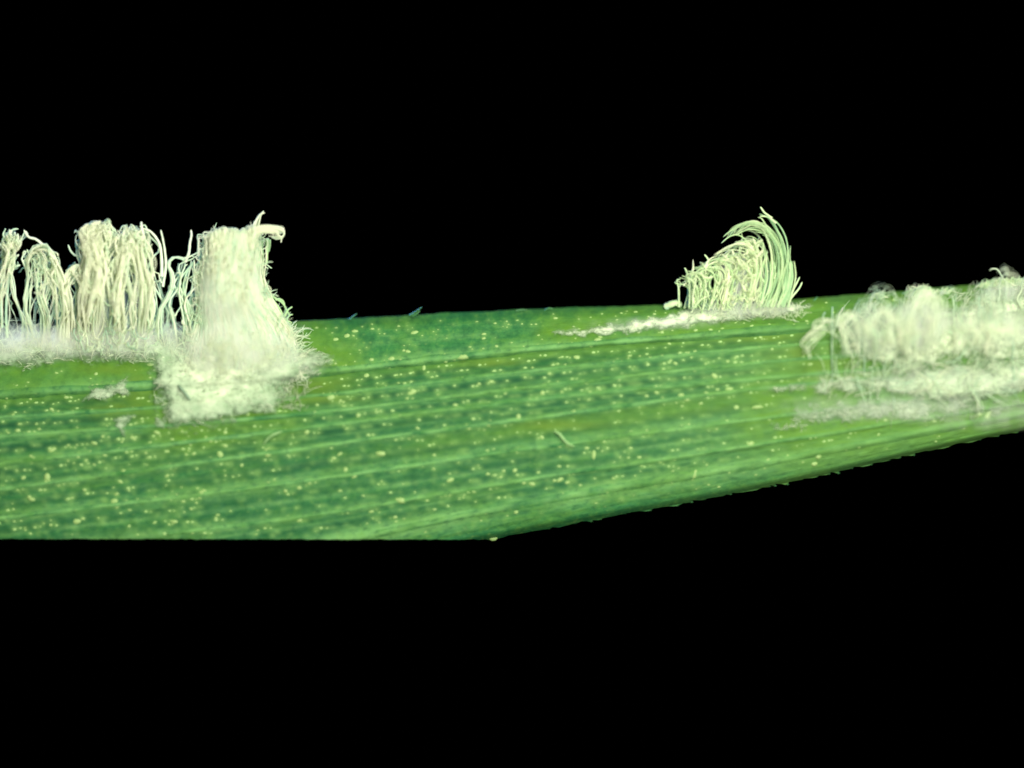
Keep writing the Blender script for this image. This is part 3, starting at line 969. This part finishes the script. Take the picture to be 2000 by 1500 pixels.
t = Tuft("wool_tuft", "sagging wool strands bridging the gap left of the tall dense plume", M_WOOL, G_T, 70)
for k in range(40):
    o = rnd.uniform(-16, 16); dd = rnd.uniform(.05, .6)
    t.add([(300 + o * 2, 690, -.1), (300 + o * 2, 660, dd * .6), (306 + o, 610, dd), (328 + o, 570, dd), (332 + o, 540, dd), (326 + o * .5, 516, dd), (336 + o, 502, dd), (356 + o, 505 + rnd.uniform(-4, 8), dd), (386, 490 + o, dd)], 2.6)
for k in range(64):
    o = rnd.uniform(-1.6, 1.6); dd = rnd.uniform(.0, .55)
    x0 = rnd.uniform(318, 392)
    t.add([(x0, 695, -.1), (x0, 668, dd * .6), (x0 + 6 * o, 630, dd), (x0 - 8 + 8 * o, 590, dd), (x0 - 10 * o, 555, dd), (x0 + 4, 530 + rnd.uniform(-10, 12), dd), (x0 + rnd.uniform(2, 22), 508 + rnd.uniform(-6, 10), dd)], 2.4)
t.add([(362, 512, .5), (369, 494, .5), (371, 474, .5), (374, 460, .5), (373, 449, .5)], 3.3, 1)
tangle(t, 350, 596, 30, 40, 26, 22, 1.7, .1, .7, sweep=(.8, 2.4), tone=(.3, 1), vert=1.7)
t.finish()

# the tall dense plume
PL = [(352, 742), (370, 698), (384, 650), (385, 600), (387, 552), (394, 508), (404, 474), (420, 452)]
PR = [(592, 742), (584, 690), (560, 638), (525, 592), (508, 545), (507, 505), (506, 474), (500, 446)]
t = Tuft("wool_plume", "tall dense cream plume with a horn and a beak-like tip, standing on the large crust", M_WOOL, None, 200, cat="wool plume")


def CORE_FRONT(y):
    up = 0.95
    low = float(depth_at(np.array([450.0]), np.array([max(y, 634.0)]))[0]) + 0.03 + 0.5 * min(1, max(0, (742 - y) / 110)) ** .9
    k = min(1, max(0, (y - 590) / 90.0))
    return up * (1 - k) + low * k


def plume_core():
    nt_, ns = 60, 40
    V = []
    tt = np.linspace(0, 0.965, nt_)
    l = lerp_poly(PL, tt); r = lerp_poly(PR, tt)
    ang = np.linspace(0, 2 * math.pi, ns, endpoint=False)
    for i in range(nt_):
        cx = (l[i, 0] + r[i, 0]) / 2; hw = (r[i, 0] - l[i, 0]) / 2 - 11
        cy = (l[i, 1] + r[i, 1]) / 2
        dd = 0.36
        fr_ = CORE_FRONT(cy)
        th = max(0.06, fr_ - dd)
        cl = 1 if i < nt_ - 6 else math.sqrt(max(0, 1 - ((i - nt_ + 6) / 5.5) ** 2))
        px = cx + hw * np.cos(ang) * (.55 + .45 * cl)
        dep = dd + th * np.sin(ang) * cl
        nz = (fbm(px / 16.0 + 40, np.full(ns, cy) / 46.0 + np.sin(ang) * .5, 71, 3) - .5)
        V.append(np.stack([px + nz * 7 * np.cos(ang), cy + 0 * px + 10 * (fbm(px / 12., px * 0 + 4, 72, 2) - .5) * (tt[i] > .8), dep + .16 * nz], 1))
    V = np.array(V)
    i = np.arange(nt_ - 1)[:, None] * ns; j = np.arange(ns)[None, :]; j2 = (j + 1) % ns
    F = np.stack([i + j, i + ns + j, i + ns + j2, i + j2], -1).reshape(-1, 4)
    tone = .68 + 1.3 * (fbm(V[..., 0] / 13.0, V[..., 1] / 60.0, 75, 4) - .5)
    new_mesh("plume_core", P3(V.reshape(-1, 3)), F, M_WOOL, t.root, attrs={"tone": tone})


plume_core()
for k in range(1300):
    sl = rnd.random(); drift = rnd.gauss(0, .10)
    t0 = rnd.uniform(0, .45) if rnd.random() < .6 else rnd.uniform(.3, .7)
    t1 = min(.985, t0 + rnd.uniform(.25, .75))
    tt = np.linspace(t0, t1, 8)
    l = lerp_poly(PL, tt); r_ = lerp_poly(PR, tt)
    ss = np.clip(sl + drift * (tt - t0) + .02 * np.sin(tt * 11 + rnd.uniform(0, 6)), 0, 1)
    q = l + (r_ - l) * ss[:, None]
    q[:, 0] += rnd.uniform(.5, 2.6) * np.sin(tt * rnd.uniform(6, 16) + rnd.uniform(0, 6))
    fr_ = np.array([CORE_FRONT(y) for y in q[:, 1]])
    el = np.sqrt(np.clip(1 - (2 * ss - 1) ** 2, 0.02, 1))
    d = .36 + (fr_ - .36) * el + rnd.uniform(-.03, .025) + .01 * np.sin(tt * 9 + rnd.uniform(0, 6))
    t.add(np.concatenate([q, d[:, None]], 1), rnd.choice((.8, 1.0, 1.3, 1.7)) * rnd.uniform(.8, 1.1), n=16, tone=rnd.uniform(.2, 1))
for k in range(420):                          # fine halo of loose hairs round the column
    e = rnd.random() < .6
    q = lerp_poly(PR if e else PL, np.array([rnd.uniform(.02, .98)]))[0]
    L = rnd.uniform(10, 40); a = rnd.gauss(1.5, .8); b = rnd.uniform(-2, 2)
    x = q[0] + rnd.gauss(-2 if e else 2, 6); y = q[1] + rnd.gauss(0, 4); d = rnd.uniform(.2, .75)
    t.add(np.array([(x + math.cos(a + b * k2) * L * k2, y - math.sin(a + b * k2) * L * k2, d + .04 * k2) for k2 in (-.5, -.17, .17, .5)]), rnd.uniform(.6, 1.3), n=10, tone=rnd.uniform(.2, 1))
for k in range(500):                          # hairs spreading over the foot
    x = rnd.uniform(350, 600); y = rnd.uniform(640, 740); L = rnd.uniform(14, 40); a = 1.57 - (x - 450) / 130.0 + rnd.gauss(0, .35); b = rnd.uniform(-.8, .8)
    dl = float(depth_at(np.array([float(x)]), np.array([float(y)]))[0]) + rnd.uniform(.02, .5) * max(0.1, (745 - y) / 100)
    t.add(np.array([(x + math.cos(a + b * k2) * L * k2, y - math.sin(a + b * k2) * L * k2, dl + .05 * k2) for k2 in (-.5, -.17, .17, .5)]), rnd.uniform(.6, 1.2), n=9, tone=rnd.uniform(.3, 1))
for k in range(130):                          # edge strands that loosen the outline
    e = rnd.choice((0, 0, 1, 1, 1)); o = rnd.gauss(0, 4)
    tt = np.linspace(rnd.uniform(.05, .3), rnd.uniform(.6, .97), 8)
    q = lerp_poly(PR if e else PL, tt)
    q[:, 0] += o * 1.3 - (5 if e else -5) + rnd.uniform(2, 6) * np.sin(tt * rnd.uniform(5, 16) + rnd.uniform(0, 6))
    t.add(np.concatenate([q, np.full((8, 1), rnd.uniform(.15, .5))], 1), rnd.uniform(1.2, 2.4), n=18)
tangle(t, 428, 486, 28, 20, 60, 12, 1.4, .4, 1.0, tone=(.6, 1))
tangle(t, 452, 530, 44, 60, 60, 20, 1.0, .9, .98, tone=(.7, 1))
tangle(t, 486, 472, 16, 12, 40, 9, 1.5, .35, .9, tone=(.6, 1))
tangle(t, 470, 690, 90, 40, 160, 20, .8, .8, .98, tone=(.5, 1), vert=.8)
# crown: the beak to the right, the horn, knobs
for kx, ky, kr in ((416, 460, 9), (426, 451, 9), (438, 449, 9), (454, 450, 8), (476, 452, 9), (490, 446, 9)):
    for k in range(34):
        a = rnd.uniform(0, 3.14); q = rnd.uniform(.4, 1.05)
        ex = kx + kr * q * math.cos(a); ey = ky - kr * q * math.sin(a) * .6
        dd = rnd.uniform(.3, .9)
        t.add(np.array([(kx + rnd.gauss(0, 5), ky + 42, dd), (kx + (ex - kx) * .6 + rnd.gauss(0, 2), ky + 18, dd + .03), (ex, ey, dd), (ex + rnd.uniform(-7, 7), ey + rnd.uniform(2, 12), dd + rnd.uniform(-.05, .08))]), rnd.uniform(1.2, 2.3), n=12, taper=.9, tone=rnd.uniform(.4, 1))
for k in range(46):
    o = rnd.gauss(0, 5); dd = rnd.uniform(.3, .8)
    t.add([(478 + o, 520, dd), (484 + o, 480 + o, dd), (494 + o, 456 + o * .8, dd), (514, 448 + o * .8, dd), (534, 449 + o * .8, dd), (546 + rnd.uniform(-18, 10), 454 + o * .8 + rnd.gauss(0, 4), dd)], rnd.uniform(1.2, 2.3), .2, taper=.8)
for k in range(12):
    o = rnd.gauss(0, 3); dd = rnd.uniform(.4, .6)
    o *= 1.5
    t.add([(526 + o, 446 + o, dd), (546 + rnd.gauss(0, 2), 446 + o * .5, dd), (555, 454 + o * .4, dd), (550, 464 + o * .4, dd), (534 + o * 2, 466 + o, dd)], rnd.uniform(1.1, 2.2), .5)
for k in range(12):
    o = rnd.gauss(0, 2.4); dd = rnd.uniform(.4, .65)
    t.add([(490 + o * 2, 460, dd), (499 + o * 1.6, 444, dd), (504 + o, 430, dd), (509 + o * .5, 419, dd), (515 + o * .8, 411 + abs(o) * 1.5, dd)], rnd.uniform(1.2, 2.2), .6, taper=.35)
for k in range(60):
    o = rnd.gauss(0, 14); e = rnd.uniform(-5, 5); dd = rnd.uniform(.3, .85)
    t.add([(430 + o * 1.5, 500, dd), (428 + o * 1.4, 470, dd), (424 + o * 1.3, 456 + e + abs(o) * .2, dd + .04), (432 + o * 1.3, 452 + e + abs(o) * .3, dd), (444 + o, 464 + e, dd + .05)], rnd.uniform(1.2, 2.2), .2)
t.finish()

t = Tuft("wool_strand_bunch", "loose yellow-green strands dangling and hooked along the plume's right side", M_GREENWOOL, None, 30, cat="wool strands")
for pts, r in (([(512, 470, .4), (511, 482, .4), (513, 496, .4), (512, 505, .4)], 3.2), ([(522, 466, .4), (522, 484, .42), (521, 500, .42), (521, 516, .42)], 3.6), ([(527, 468, .35), (527, 480, .35), (525, 492, .35)], 2.6),
               ([(512, 540, .4), (518, 562, .4), (528, 578, .4), (536, 590, .4), (548, 606, .4), (553, 620, .4)], 3.0), ([(514, 556, .4), (528, 574, .4), (540, 584, .4), (552, 592, .4), (560, 606, .4), (566, 618, .4)], 2.6),
               ([(556, 618, .4), (562, 606, .4), (571, 599, .4)], 2.6), ([(560, 624, .4), (566, 616, .4), (572, 614, .4)], 2.2), ([(538, 586, .4), (546, 584, .4), (554, 590, .4), (556, 602, .4)], 2.4),
               ([(530, 600, .4), (544, 612, .4), (556, 624, .4), (570, 630, .4)], 2.6), ([(520, 576, .45), (526, 596, .45), (540, 616, .45), (550, 632, .45)], 2.8)):
    t.add(pts, r, n=12, tone=rnd.uniform(.1, .5))
t.finish()

# the lone leaning tuft
t = Tuft("wool_tuft", "lone tuft of neat pale strands leaning left over the bare upper rim", M_GREENWOOL, G_T, 200)
KU = [0, .25, .5, .7, .85, 1.0]
KP = np.array([
    [(1326, 600), (1328, 580), (1329, 566), (1328, 556), (1326, 550), (1323, 546), (1320, 544)],
    [(1375, 604), (1383, 572), (1386, 548), (1379, 532), (1362, 528), (1350, 533), (1343, 542)],
    [(1430, 606), (1446, 562), (1456, 525), (1448, 503), (1420, 496), (1398, 503), (1383, 512)],
    [(1468, 604), (1486, 552), (1492, 510), (1482, 478), (1456, 462), (1430, 466), (1414, 476)],
    [(1502, 600), (1520, 546), (1520, 490), (1496, 446), (1462, 434), (1437, 445), (1418, 462)],
    [(1526, 596), (1537, 545), (1537, 505), (1528, 465), (1513, 435), (1499, 420), (1486, 408)]], float)
for k in range(190):
    u = rnd.random() ** .85
    if rnd.random() < .72: u = round(u * 15) / 15 + rnd.gauss(0, .015)
    u = min(1, max(0, u))
    if .885 < u < .955: u = rnd.choice((.86, .975)) + rnd.gauss(0, .012)
    u = min(1, u)
    ut = u + rnd.gauss(0, .10 if rnd.random() < .3 else .025) * (u < .9)
    q = np.stack([[np.interp(min(1, max(0, u + (ut - u) * j / 6.0)), KU, KP[:, j, c]) for c in (0, 1)] for j in range(7)])
    dd = rnd.uniform(.0, .62)
    cut = rnd.uniform(.5, 1.0) if rnd.random() < .75 else 1.0
    q = catmull(q, 13)[: max(6, int(13 * cut))]
    nn = len(q)
    q[:, 0] += rnd.gauss(0, 4.0) + rnd.choice((2, 3, 4, 7, 9)) * np.sin(np.linspace(0, 6, nn) + rnd.uniform(0, 6)) + (rnd.uniform(0, 12) * (np.linspace(0, 1, nn) ** 2))
    q[:, 1] += np.linspace(0, 1, nn) * rnd.uniform(-3, 8) + 1.5 * np.sin(np.linspace(0, 8, nn) + rnd.uniform(0, 6))
    d = dd + .12 * np.sin(np.linspace(0, 3, nn)) + np.linspace(0, rnd.uniform(-.1, .15), nn)
    ctr = 1 - abs(u - .5) * 1.7
    t.add(np.concatenate([q, d[:, None]], 1), rnd.uniform(1.4, 2.3), n=18, tone=min(1, max(.0, rnd.gauss(.12 + .6 * ctr, .22))))
for k in range(28):                          # strands that cross the rest
    x = rnd.uniform(1350, 1530); y = rnd.uniform(480 + max(0, (1460 - x) * .35), 590)
    L = rnd.uniform(22, 60); a = rnd.gauss(1.3, .7); b = rnd.uniform(-1.3, 1.3)
    t.add(np.array([(x + math.cos(a + b * q) * L * q, y - math.sin(a + b * q) * L * q, rnd.uniform(.45, .7)) for q in (-.5, -.17, .17, .5)]), rnd.uniform(1.4, 2.5), n=14, tone=rnd.uniform(.3, 1))
for pts in ([(1536, 590, .3), (1546, 572, .3), (1555, 555, .3), (1562, 541, .3)], [(1540, 588, .3), (1552, 574, .3), (1561, 563, .3), (1567, 551, .3)],
            [(1388, 520, .4), (1382, 505, .4), (1376, 497, .4)], [(1344, 538, .3), (1340, 528, .3), (1337, 523, .3)], [(1326, 600, .2), (1326, 575, .2), (1325, 560, .2), (1322, 548, .2), (1330, 545, .2)],
            [(1546, 540, .3), (1545, 530, .3), (1547, 523, .3)], [(1516, 436, .4), (1500, 424, .4), (1484, 422, .4)], [(1508, 426, .4), (1494, 416, .4), (1488, 408, .4), (1485, 404, .4)]):
    t.add(pts, 2.6, 1, n=12, tone=.5)
tangle(t, 1440, 545, 36, 40, 60, 22, 2.0, .45, .72, tone=(.5, 1))
tangle(t, 1470, 490, 20, 30, 34, 18, 2.1, .4, .72, tone=(.5, 1))
tangle(t, 1380, 560, 36, 28, 30, 16, 1.9, .4, .7, tone=(.2, .8))
for k in range(60):
    u = rnd.random() ** 1.1 * .9; j0 = rnd.uniform(0, .45); j1 = rnd.uniform(.5, .85)
    q = np.stack([[np.interp(min(1, max(0, u)), KU, KP[:, j, c]) for c in (0, 1)] for j in range(7)])
    q = catmull(q, 21)[int(20 * j0): int(20 * j1) + 1: 2]
    nn = len(q)
    q[:, 0] += rnd.gauss(0, 5) + 3 * np.sin(np.linspace(0, rnd.uniform(3, 9), nn) + rnd.uniform(0, 6))
    q[:, 1] += rnd.gauss(0, 4) + 2 * np.sin(np.linspace(0, rnd.uniform(3, 9), nn) + rnd.uniform(0, 6))
    t.add(np.concatenate([q, np.full((nn, 1), rnd.uniform(.05, .62))], 1), rnd.uniform(.9, 1.7), n=14, tone=rnd.uniform(.3, 1))
for k in range(28):
    x = rnd.uniform(1440, 1540); o = rnd.gauss(0, 4)
    t.add([(x, 600, .55), (x + 10 + o, 570, .6), (x + 16 + o, 540, .62), (x + 14 + o * 1.5, 510, .6)], 2.1, n=14, tone=rnd.uniform(.0, .6))
t.finish()

# tiny nub at the tuft's left foot
t = Tuft("wax_nub", "small pale lump of wax at the left foot of the lone tuft", M_GREENWOOL, None, 4, cat="wax lump")
t.add([(1300, 600, .1), (1310, 595, .15), (1322, 592, .15), (1330, 598, .1)], 7, n=10, taper=.9)
t.finish()

# curly wool on the right, hanging nearer the viewer
t = Tuft("curly_wool", "blurred curly cream wool sprawling over the leaf at the right edge", M_WOOL, None, 200, cat="wool mat")
PATCH = [(1662, 650, 36, 32, 12), (1735, 642, 54, 44, 26), (1800, 630, 44, 44, 12), (1866, 625, 44, 34, 12), (1930, 625, 50, 34, 20), (1972, 582, 50, 14, 9), (2050, 620, 60, 40, 20), (1725, 612, 44, 10, 5)]
for cx, cy, wx, wy, n_ in PATCH:
    tangle(t, cx, cy, wx, wy, int(n_ * .7), 34, 1.8, .8, 1.5, sweep=(.9, 3.2), tone=(.4, 1), vert=1.3)
    tangle(t, cx, cy, wx * 1.2, wy * 1.2, int(n_ * 3), 28, .6, .75, 1.45, sweep=(.8, 3.0), tone=(.1, .8))
for k in range(150):                         # wisps that trail down across the band below
    x = rnd.uniform(1600, 2120); y = rnd.uniform(724, 790) - (x - 1600) * .06
    L = rnd.uniform(20, 60); a = rnd.gauss(.1, .4) if rnd.random() < .6 else rnd.gauss(1.4, .3); b = rnd.uniform(-.8, .8)
    t.add(np.array([(x + math.cos(a + b * q) * L * q, y - math.sin(a + b * q) * L * q, .95 + .12 * math.sin(q * 3)) for q in (0, .33, .66, 1)]), rnd.uniform(.5, 1.2), n=10, tone=rnd.uniform(.2, .9))
for pts, r in (([(1567, 682, 1.1), (1572, 670, 1.2), (1582, 654, 1.3), (1594, 640, 1.3), (1608, 634, 1.3), (1620, 642, 1.2)], 5.0),
               ([(1770, 690, 1.4), (1772, 640, 1.6), (1782, 600, 1.7), (1800, 578, 1.7), (1822, 580, 1.7), (1832, 608, 1.7), (1826, 645, 1.6), (1810, 680, 1.5)], 6.0),
               ([(1776, 690, 1.5), (1780, 645, 1.6), (1790, 606, 1.7), (1806, 588, 1.7), (1818, 600, 1.7), (1820, 632, 1.7), (1812, 664, 1.6)], 4.5),
               ([(1745, 680, 1.4), (1740, 640, 1.5), (1728, 612, 1.5), (1708, 606, 1.4), (1696, 622, 1.4), (1690, 650, 1.3)], 5.0),
               ([(1660, 690, 1.2), (1655, 660, 1.3), (1640, 634, 1.3), (1652, 618, 1.3), (1672, 622, 1.3), (1684, 650, 1.3), (1680, 690, 1.2)], 5.0),
               ([(1930, 690, 1.4), (1936, 660, 1.4), (1924, 638, 1.4), (1938, 630, 1.4), (1952, 650, 1.4), (1972, 640, 1.4), (1990, 660, 1.4)], 5.5),
               ([(1870, 690, 1.2), (1880, 650, 1.3), (1900, 640, 1.3), (1915, 660, 1.3), (1905, 688, 1.2)], 4.5)):
    for q in range(6):
        a = np.array(pts, float)
        j0 = rnd.choice((0, 0, 0, 1)); a = a[j0: len(a) - rnd.choice((0, 0, 1))]
        a[:, 0] += rnd.gauss(0, r * 1.1) + np.array([rnd.gauss(0, r * .9) for _ in a])
        a[:, 1] += rnd.gauss(0, r * 1.0) + np.array([rnd.gauss(0, r * .9) for _ in a])
        a[:, 2] += rnd.uniform(-.15, .1)
        t.add(a, r * rnd.uniform(.18, .38), 1, n=22, taper=.85, tone=rnd.uniform(.6, 1))
for x, y0, y1 in ((1626, 600, 738), (1612, 610, 632), (1689, 690, 735), (1745, 775, 800), (1980, 655, 760), (1912, 580, 640), (1932, 590, 640)):
    b = rnd.uniform(-5, 5)
    t.add([(x, y0, .8), (x + b, (y0 * 2 + y1) / 3, .95), (x - 1, (y0 + 2 * y1) / 3, .95), (x + b * .5, y1, .85)], 1.3, .2, n=10, tone=.2)
t.finish()

# lumps of wax standing on the upper rim at the right
def rim_lump(label, cx, cy, wx, wy, tone, seed):
    ns, nr = 22, 12
    V = []
    for i in range(nr + 1):
        a = math.pi * i / nr
        for j in range(ns):
            b = 2 * math.pi * j / ns
            x, y, z = math.cos(a), math.sin(a) * math.cos(b), math.sin(a) * math.sin(b)
            n = .75 + .6 * float(fbm(np.array(x * 1.8 + 9 + seed), np.array(y * 1.8 + z * 2.3 + 5), seed, 3))
            V.append((cx + wx * x * n, cy + 4 + wy * y * n, .02 + wy / 100 * .9 * z * n))
    V = np.array(V)
    i = np.arange(nr)[:, None] * ns; j = np.arange(ns)[None, :]; j2 = (j + 1) % ns
    F = np.stack([i + j, i + j2, i + ns + j2, i + ns + j], -1).reshape(-1, 4)
    o = new_mesh("wax_lump", P3(V), F, M_GREENWOOL, None, attrs={"tone": np.full(len(V), tone)})
    bag = Bag()
    for _ in range(int(wx * 5)):
        a = rnd.uniform(0, 6.28); q = math.sqrt(rnd.random())
        x = cx + wx * q * math.cos(a); y = cy + 2 + wy * q * math.sin(a); d = .02 + wy / 100 * math.sqrt(max(0, 1 - q * q)) + rnd.uniform(-.05, .1)
        th = rnd.uniform(-.6, 1.6); L = rnd.uniform(8, 18); b = rnd.uniform(-1, 1)
        pts = [(x + math.cos(th + b * e) * L * e, y - math.sin(th + b * e) * L * e, d) for e in (-.5, -.15, .2, .5)]
        v, f = tube(P3(catmull(pts, 6)), np.array([.4, .9, 1, 1, .9, .4]) * .011 * rnd.uniform(.7, 1.4), 3)
        bag.add(v, f, rnd.uniform(.1, .9))
    bag.build("fuzz", M_GREENWOOL, o, "stuff")
    tag(o, label, "wax lump", "wax lumps on the upper rim at the right")


rim_lump("small pointed green-white wax lump, first on the right rim", 1718, 580, 16, 10, .15, 3)
rim_lump("broad rounded green-white wax lump on the rim above the big wool loop", 1798, 574, 32, 17, .12, 8)
rim_lump("low wax lump on the rim just right of the broad rounded one", 1845, 574, 20, 11, .1, 12)
rim_lump("pale wax lump at the upper right corner where the rim climbs highest", 1975, 556, 64, 14, .5, 17)


# cottony haze of wax hairs too fine to see singly: soft scattering bodies inside the tufts
def haze_material(name, color, dens):
    m = bpy.data.materials.new(name); m.use_nodes = True
    nt = m.node_tree
    nt.nodes.remove(nt.nodes["Principled BSDF"])
    g = G(nt)
    tc = g.n('ShaderNodeTexCoord')
    ln = g.n('ShaderNodeVectorMath', operation='LENGTH'); g.link(tc.outputs["Object"], ln.inputs[0])
    fall = g.ramp(ln.outputs["Value"], [(0.15, 1.0), (0.98, 0.0)])
    geo = g.n('ShaderNodeNewGeometry').outputs["Position"]
    mp = g.n('ShaderNodeMapping'); mp.inputs["Scale"].default_value = (1.0, 1.0, 0.55); g.link(geo, mp.inputs["Vector"])
    nz = g.ramp(g.noise(mp.outputs[0], 4.0, 3, 0.6), [(0.34, 0.12), (0.64, 1.0)])
    d = g.math('MULTIPLY', g.math('MULTIPLY', fall, nz), dens)
    pv = g.n('ShaderNodeVolumePrincipled')
    pv.inputs["Color"].default_value = (*color, 1)
    pv.inputs["Anisotropy"].default_value = -0.15
    g.link(d, pv.inputs["Density"])
    g.link(pv.outputs[0], nt.nodes["Material Output"].inputs["Volume"])
    return m


def unit_ball():
    V = []; F = []
    ns, nr = 20, 12
    for i in range(nr + 1):
        a = math.pi * i / nr
        for j in range(ns):
            b = 2 * math.pi * j / ns
            V.append((math.sin(a) * math.cos(b), math.sin(a) * math.sin(b), math.cos(a)))
    for i in range(nr):
        for j in range(ns):
            j2 = (j + 1) % ns
            F.append((i * ns + j, i * ns + j2, (i + 1) * ns + j2, (i + 1) * ns + j))
    me = bpy.data.meshes.new("wax_haze"); me.from_pydata(V, [], F)
    bm = __import__('bmesh').new(); bm.from_mesh(me)
    __import__('bmesh').ops.remove_doubles(bm, verts=bm.verts, dist=1e-5)
    __import__('bmesh').ops.recalc_face_normals(bm, faces=bm.faces)
    bm.to_mesh(me); bm.free()
    return me


BALL = {}
for nm, colr, dn in (("dense", (0.985, 0.995, 0.93), 8.0), ("mid", (0.975, 0.995, 0.93), 4.2), ("thin", (0.95, 0.99, 0.90), 2.0)):
    BALL[nm] = unit_ball(); BALL[nm].materials.append(haze_material("wax_haze_" + nm, colr, dn))


def by_label(txt):
    return [o for o in bpy.data.objects if txt in o.get("label", "")][0]


def haze(owner, nm, px, py, d, rx, ry, rd):
    o = bpy.data.objects.new("wax_haze", BALL[nm])
    o.location = P3([px, py, d]); o.scale = (rx / 100, rd, ry / 100)
    o.parent = owner
    o["kind"] = "stuff"
    COL.objects.link(o)


o_ = by_label("large cream white powdery crust")
haze(o_, "mid", 40, 672, .30, 210, 44, .45); haze(o_, "mid", 250, 666, .32, 190, 48, .45); haze(o_, "mid", 560, 715, .68, 90, 34, .2)
haze(by_label("lumpy two-knobbed head"), "mid", 190, 560, .42, 40, 105, .4)
o_ = by_label("tall dense cream plume")
haze(o_, "dense", 452, 572, .72, 70, 112, .42); haze(o_, "mid", 465, 684, .85, 138, 66, .4)
haze(by_label("lumpy two-knobbed head"), "thin", 225, 590, .35, 60, 70, .3)
o_ = by_label("lone tuft of neat")
haze(o_, "mid", 1446, 545, .45, 56, 62, .32); haze(o_, "mid", 1465, 604, .5, 125, 24, .25)
haze(by_label("thin pale streak of wax"), "thin", 1300, 634, .5, 190, 20, .16)
o_ = by_label("blurred curly cream wool")
haze(o_, "thin", 1720, 650, 1.0, 95, 62, .4); haze(o_, "mid", 1805, 636, 1.12, 52, 58, .45); haze(o_, "thin", 1950, 640, 1.0, 120, 46, .4); haze(o_, "thin", 1850, 628, .75, 250, 44, .4)
haze(by_label("pale wax lump at the upper right corner"), "mid", 1985, 578, .35, 90, 30, .4)
haze(by_label("wide cream wax band"), "thin", 1870, 742, .95, 340, 40, .25)
haze(by_label("thin hazy broken wax film"), "thin", 1720, 795, .95, 240, 34, .2); haze(by_label("thin hazy broken wax film"), "thin", 1920, 800, .8, 250, 48, .22)

# loose threads lying on the leaf
def loose(label, pts, r, mat, cat="thread"):
    p = catmull(pts, 12)
    p[:, 2] += depth_at(p[:, 0], p[:, 1])
    v, f = tube(P3(p), np.array([.4, .8, 1, 1.1, 1, 1, .9, 1, 1, .9, .7, .3]) * r / 100, 6)
    o = new_mesh("loose_thread", v, f, mat)
    tag(o, label, cat, "loose threads on the leaf")


loose("short pale thread slanting down across the middle of the leaf", [(1082, 842, .03), (1093, 848, .06), (1102, 860, .07), (1112, 868, .04), (1122, 872, .01)], 2.7, M_FIBRE)
loose("faint pale thread curving on the leaf below the large crust", [(515, 868, .02), (522, 858, .05), (534, 849, .06), (552, 842, .01)], 2.2, M_FIBRE)
loose("dark grey-green sliver sunk in the cream crust under the plume", [(348, 752, .16), (355, 760, .24), (363, 770, .26), (372, 782, .18)], 3.2, M_DARK, "sliver")
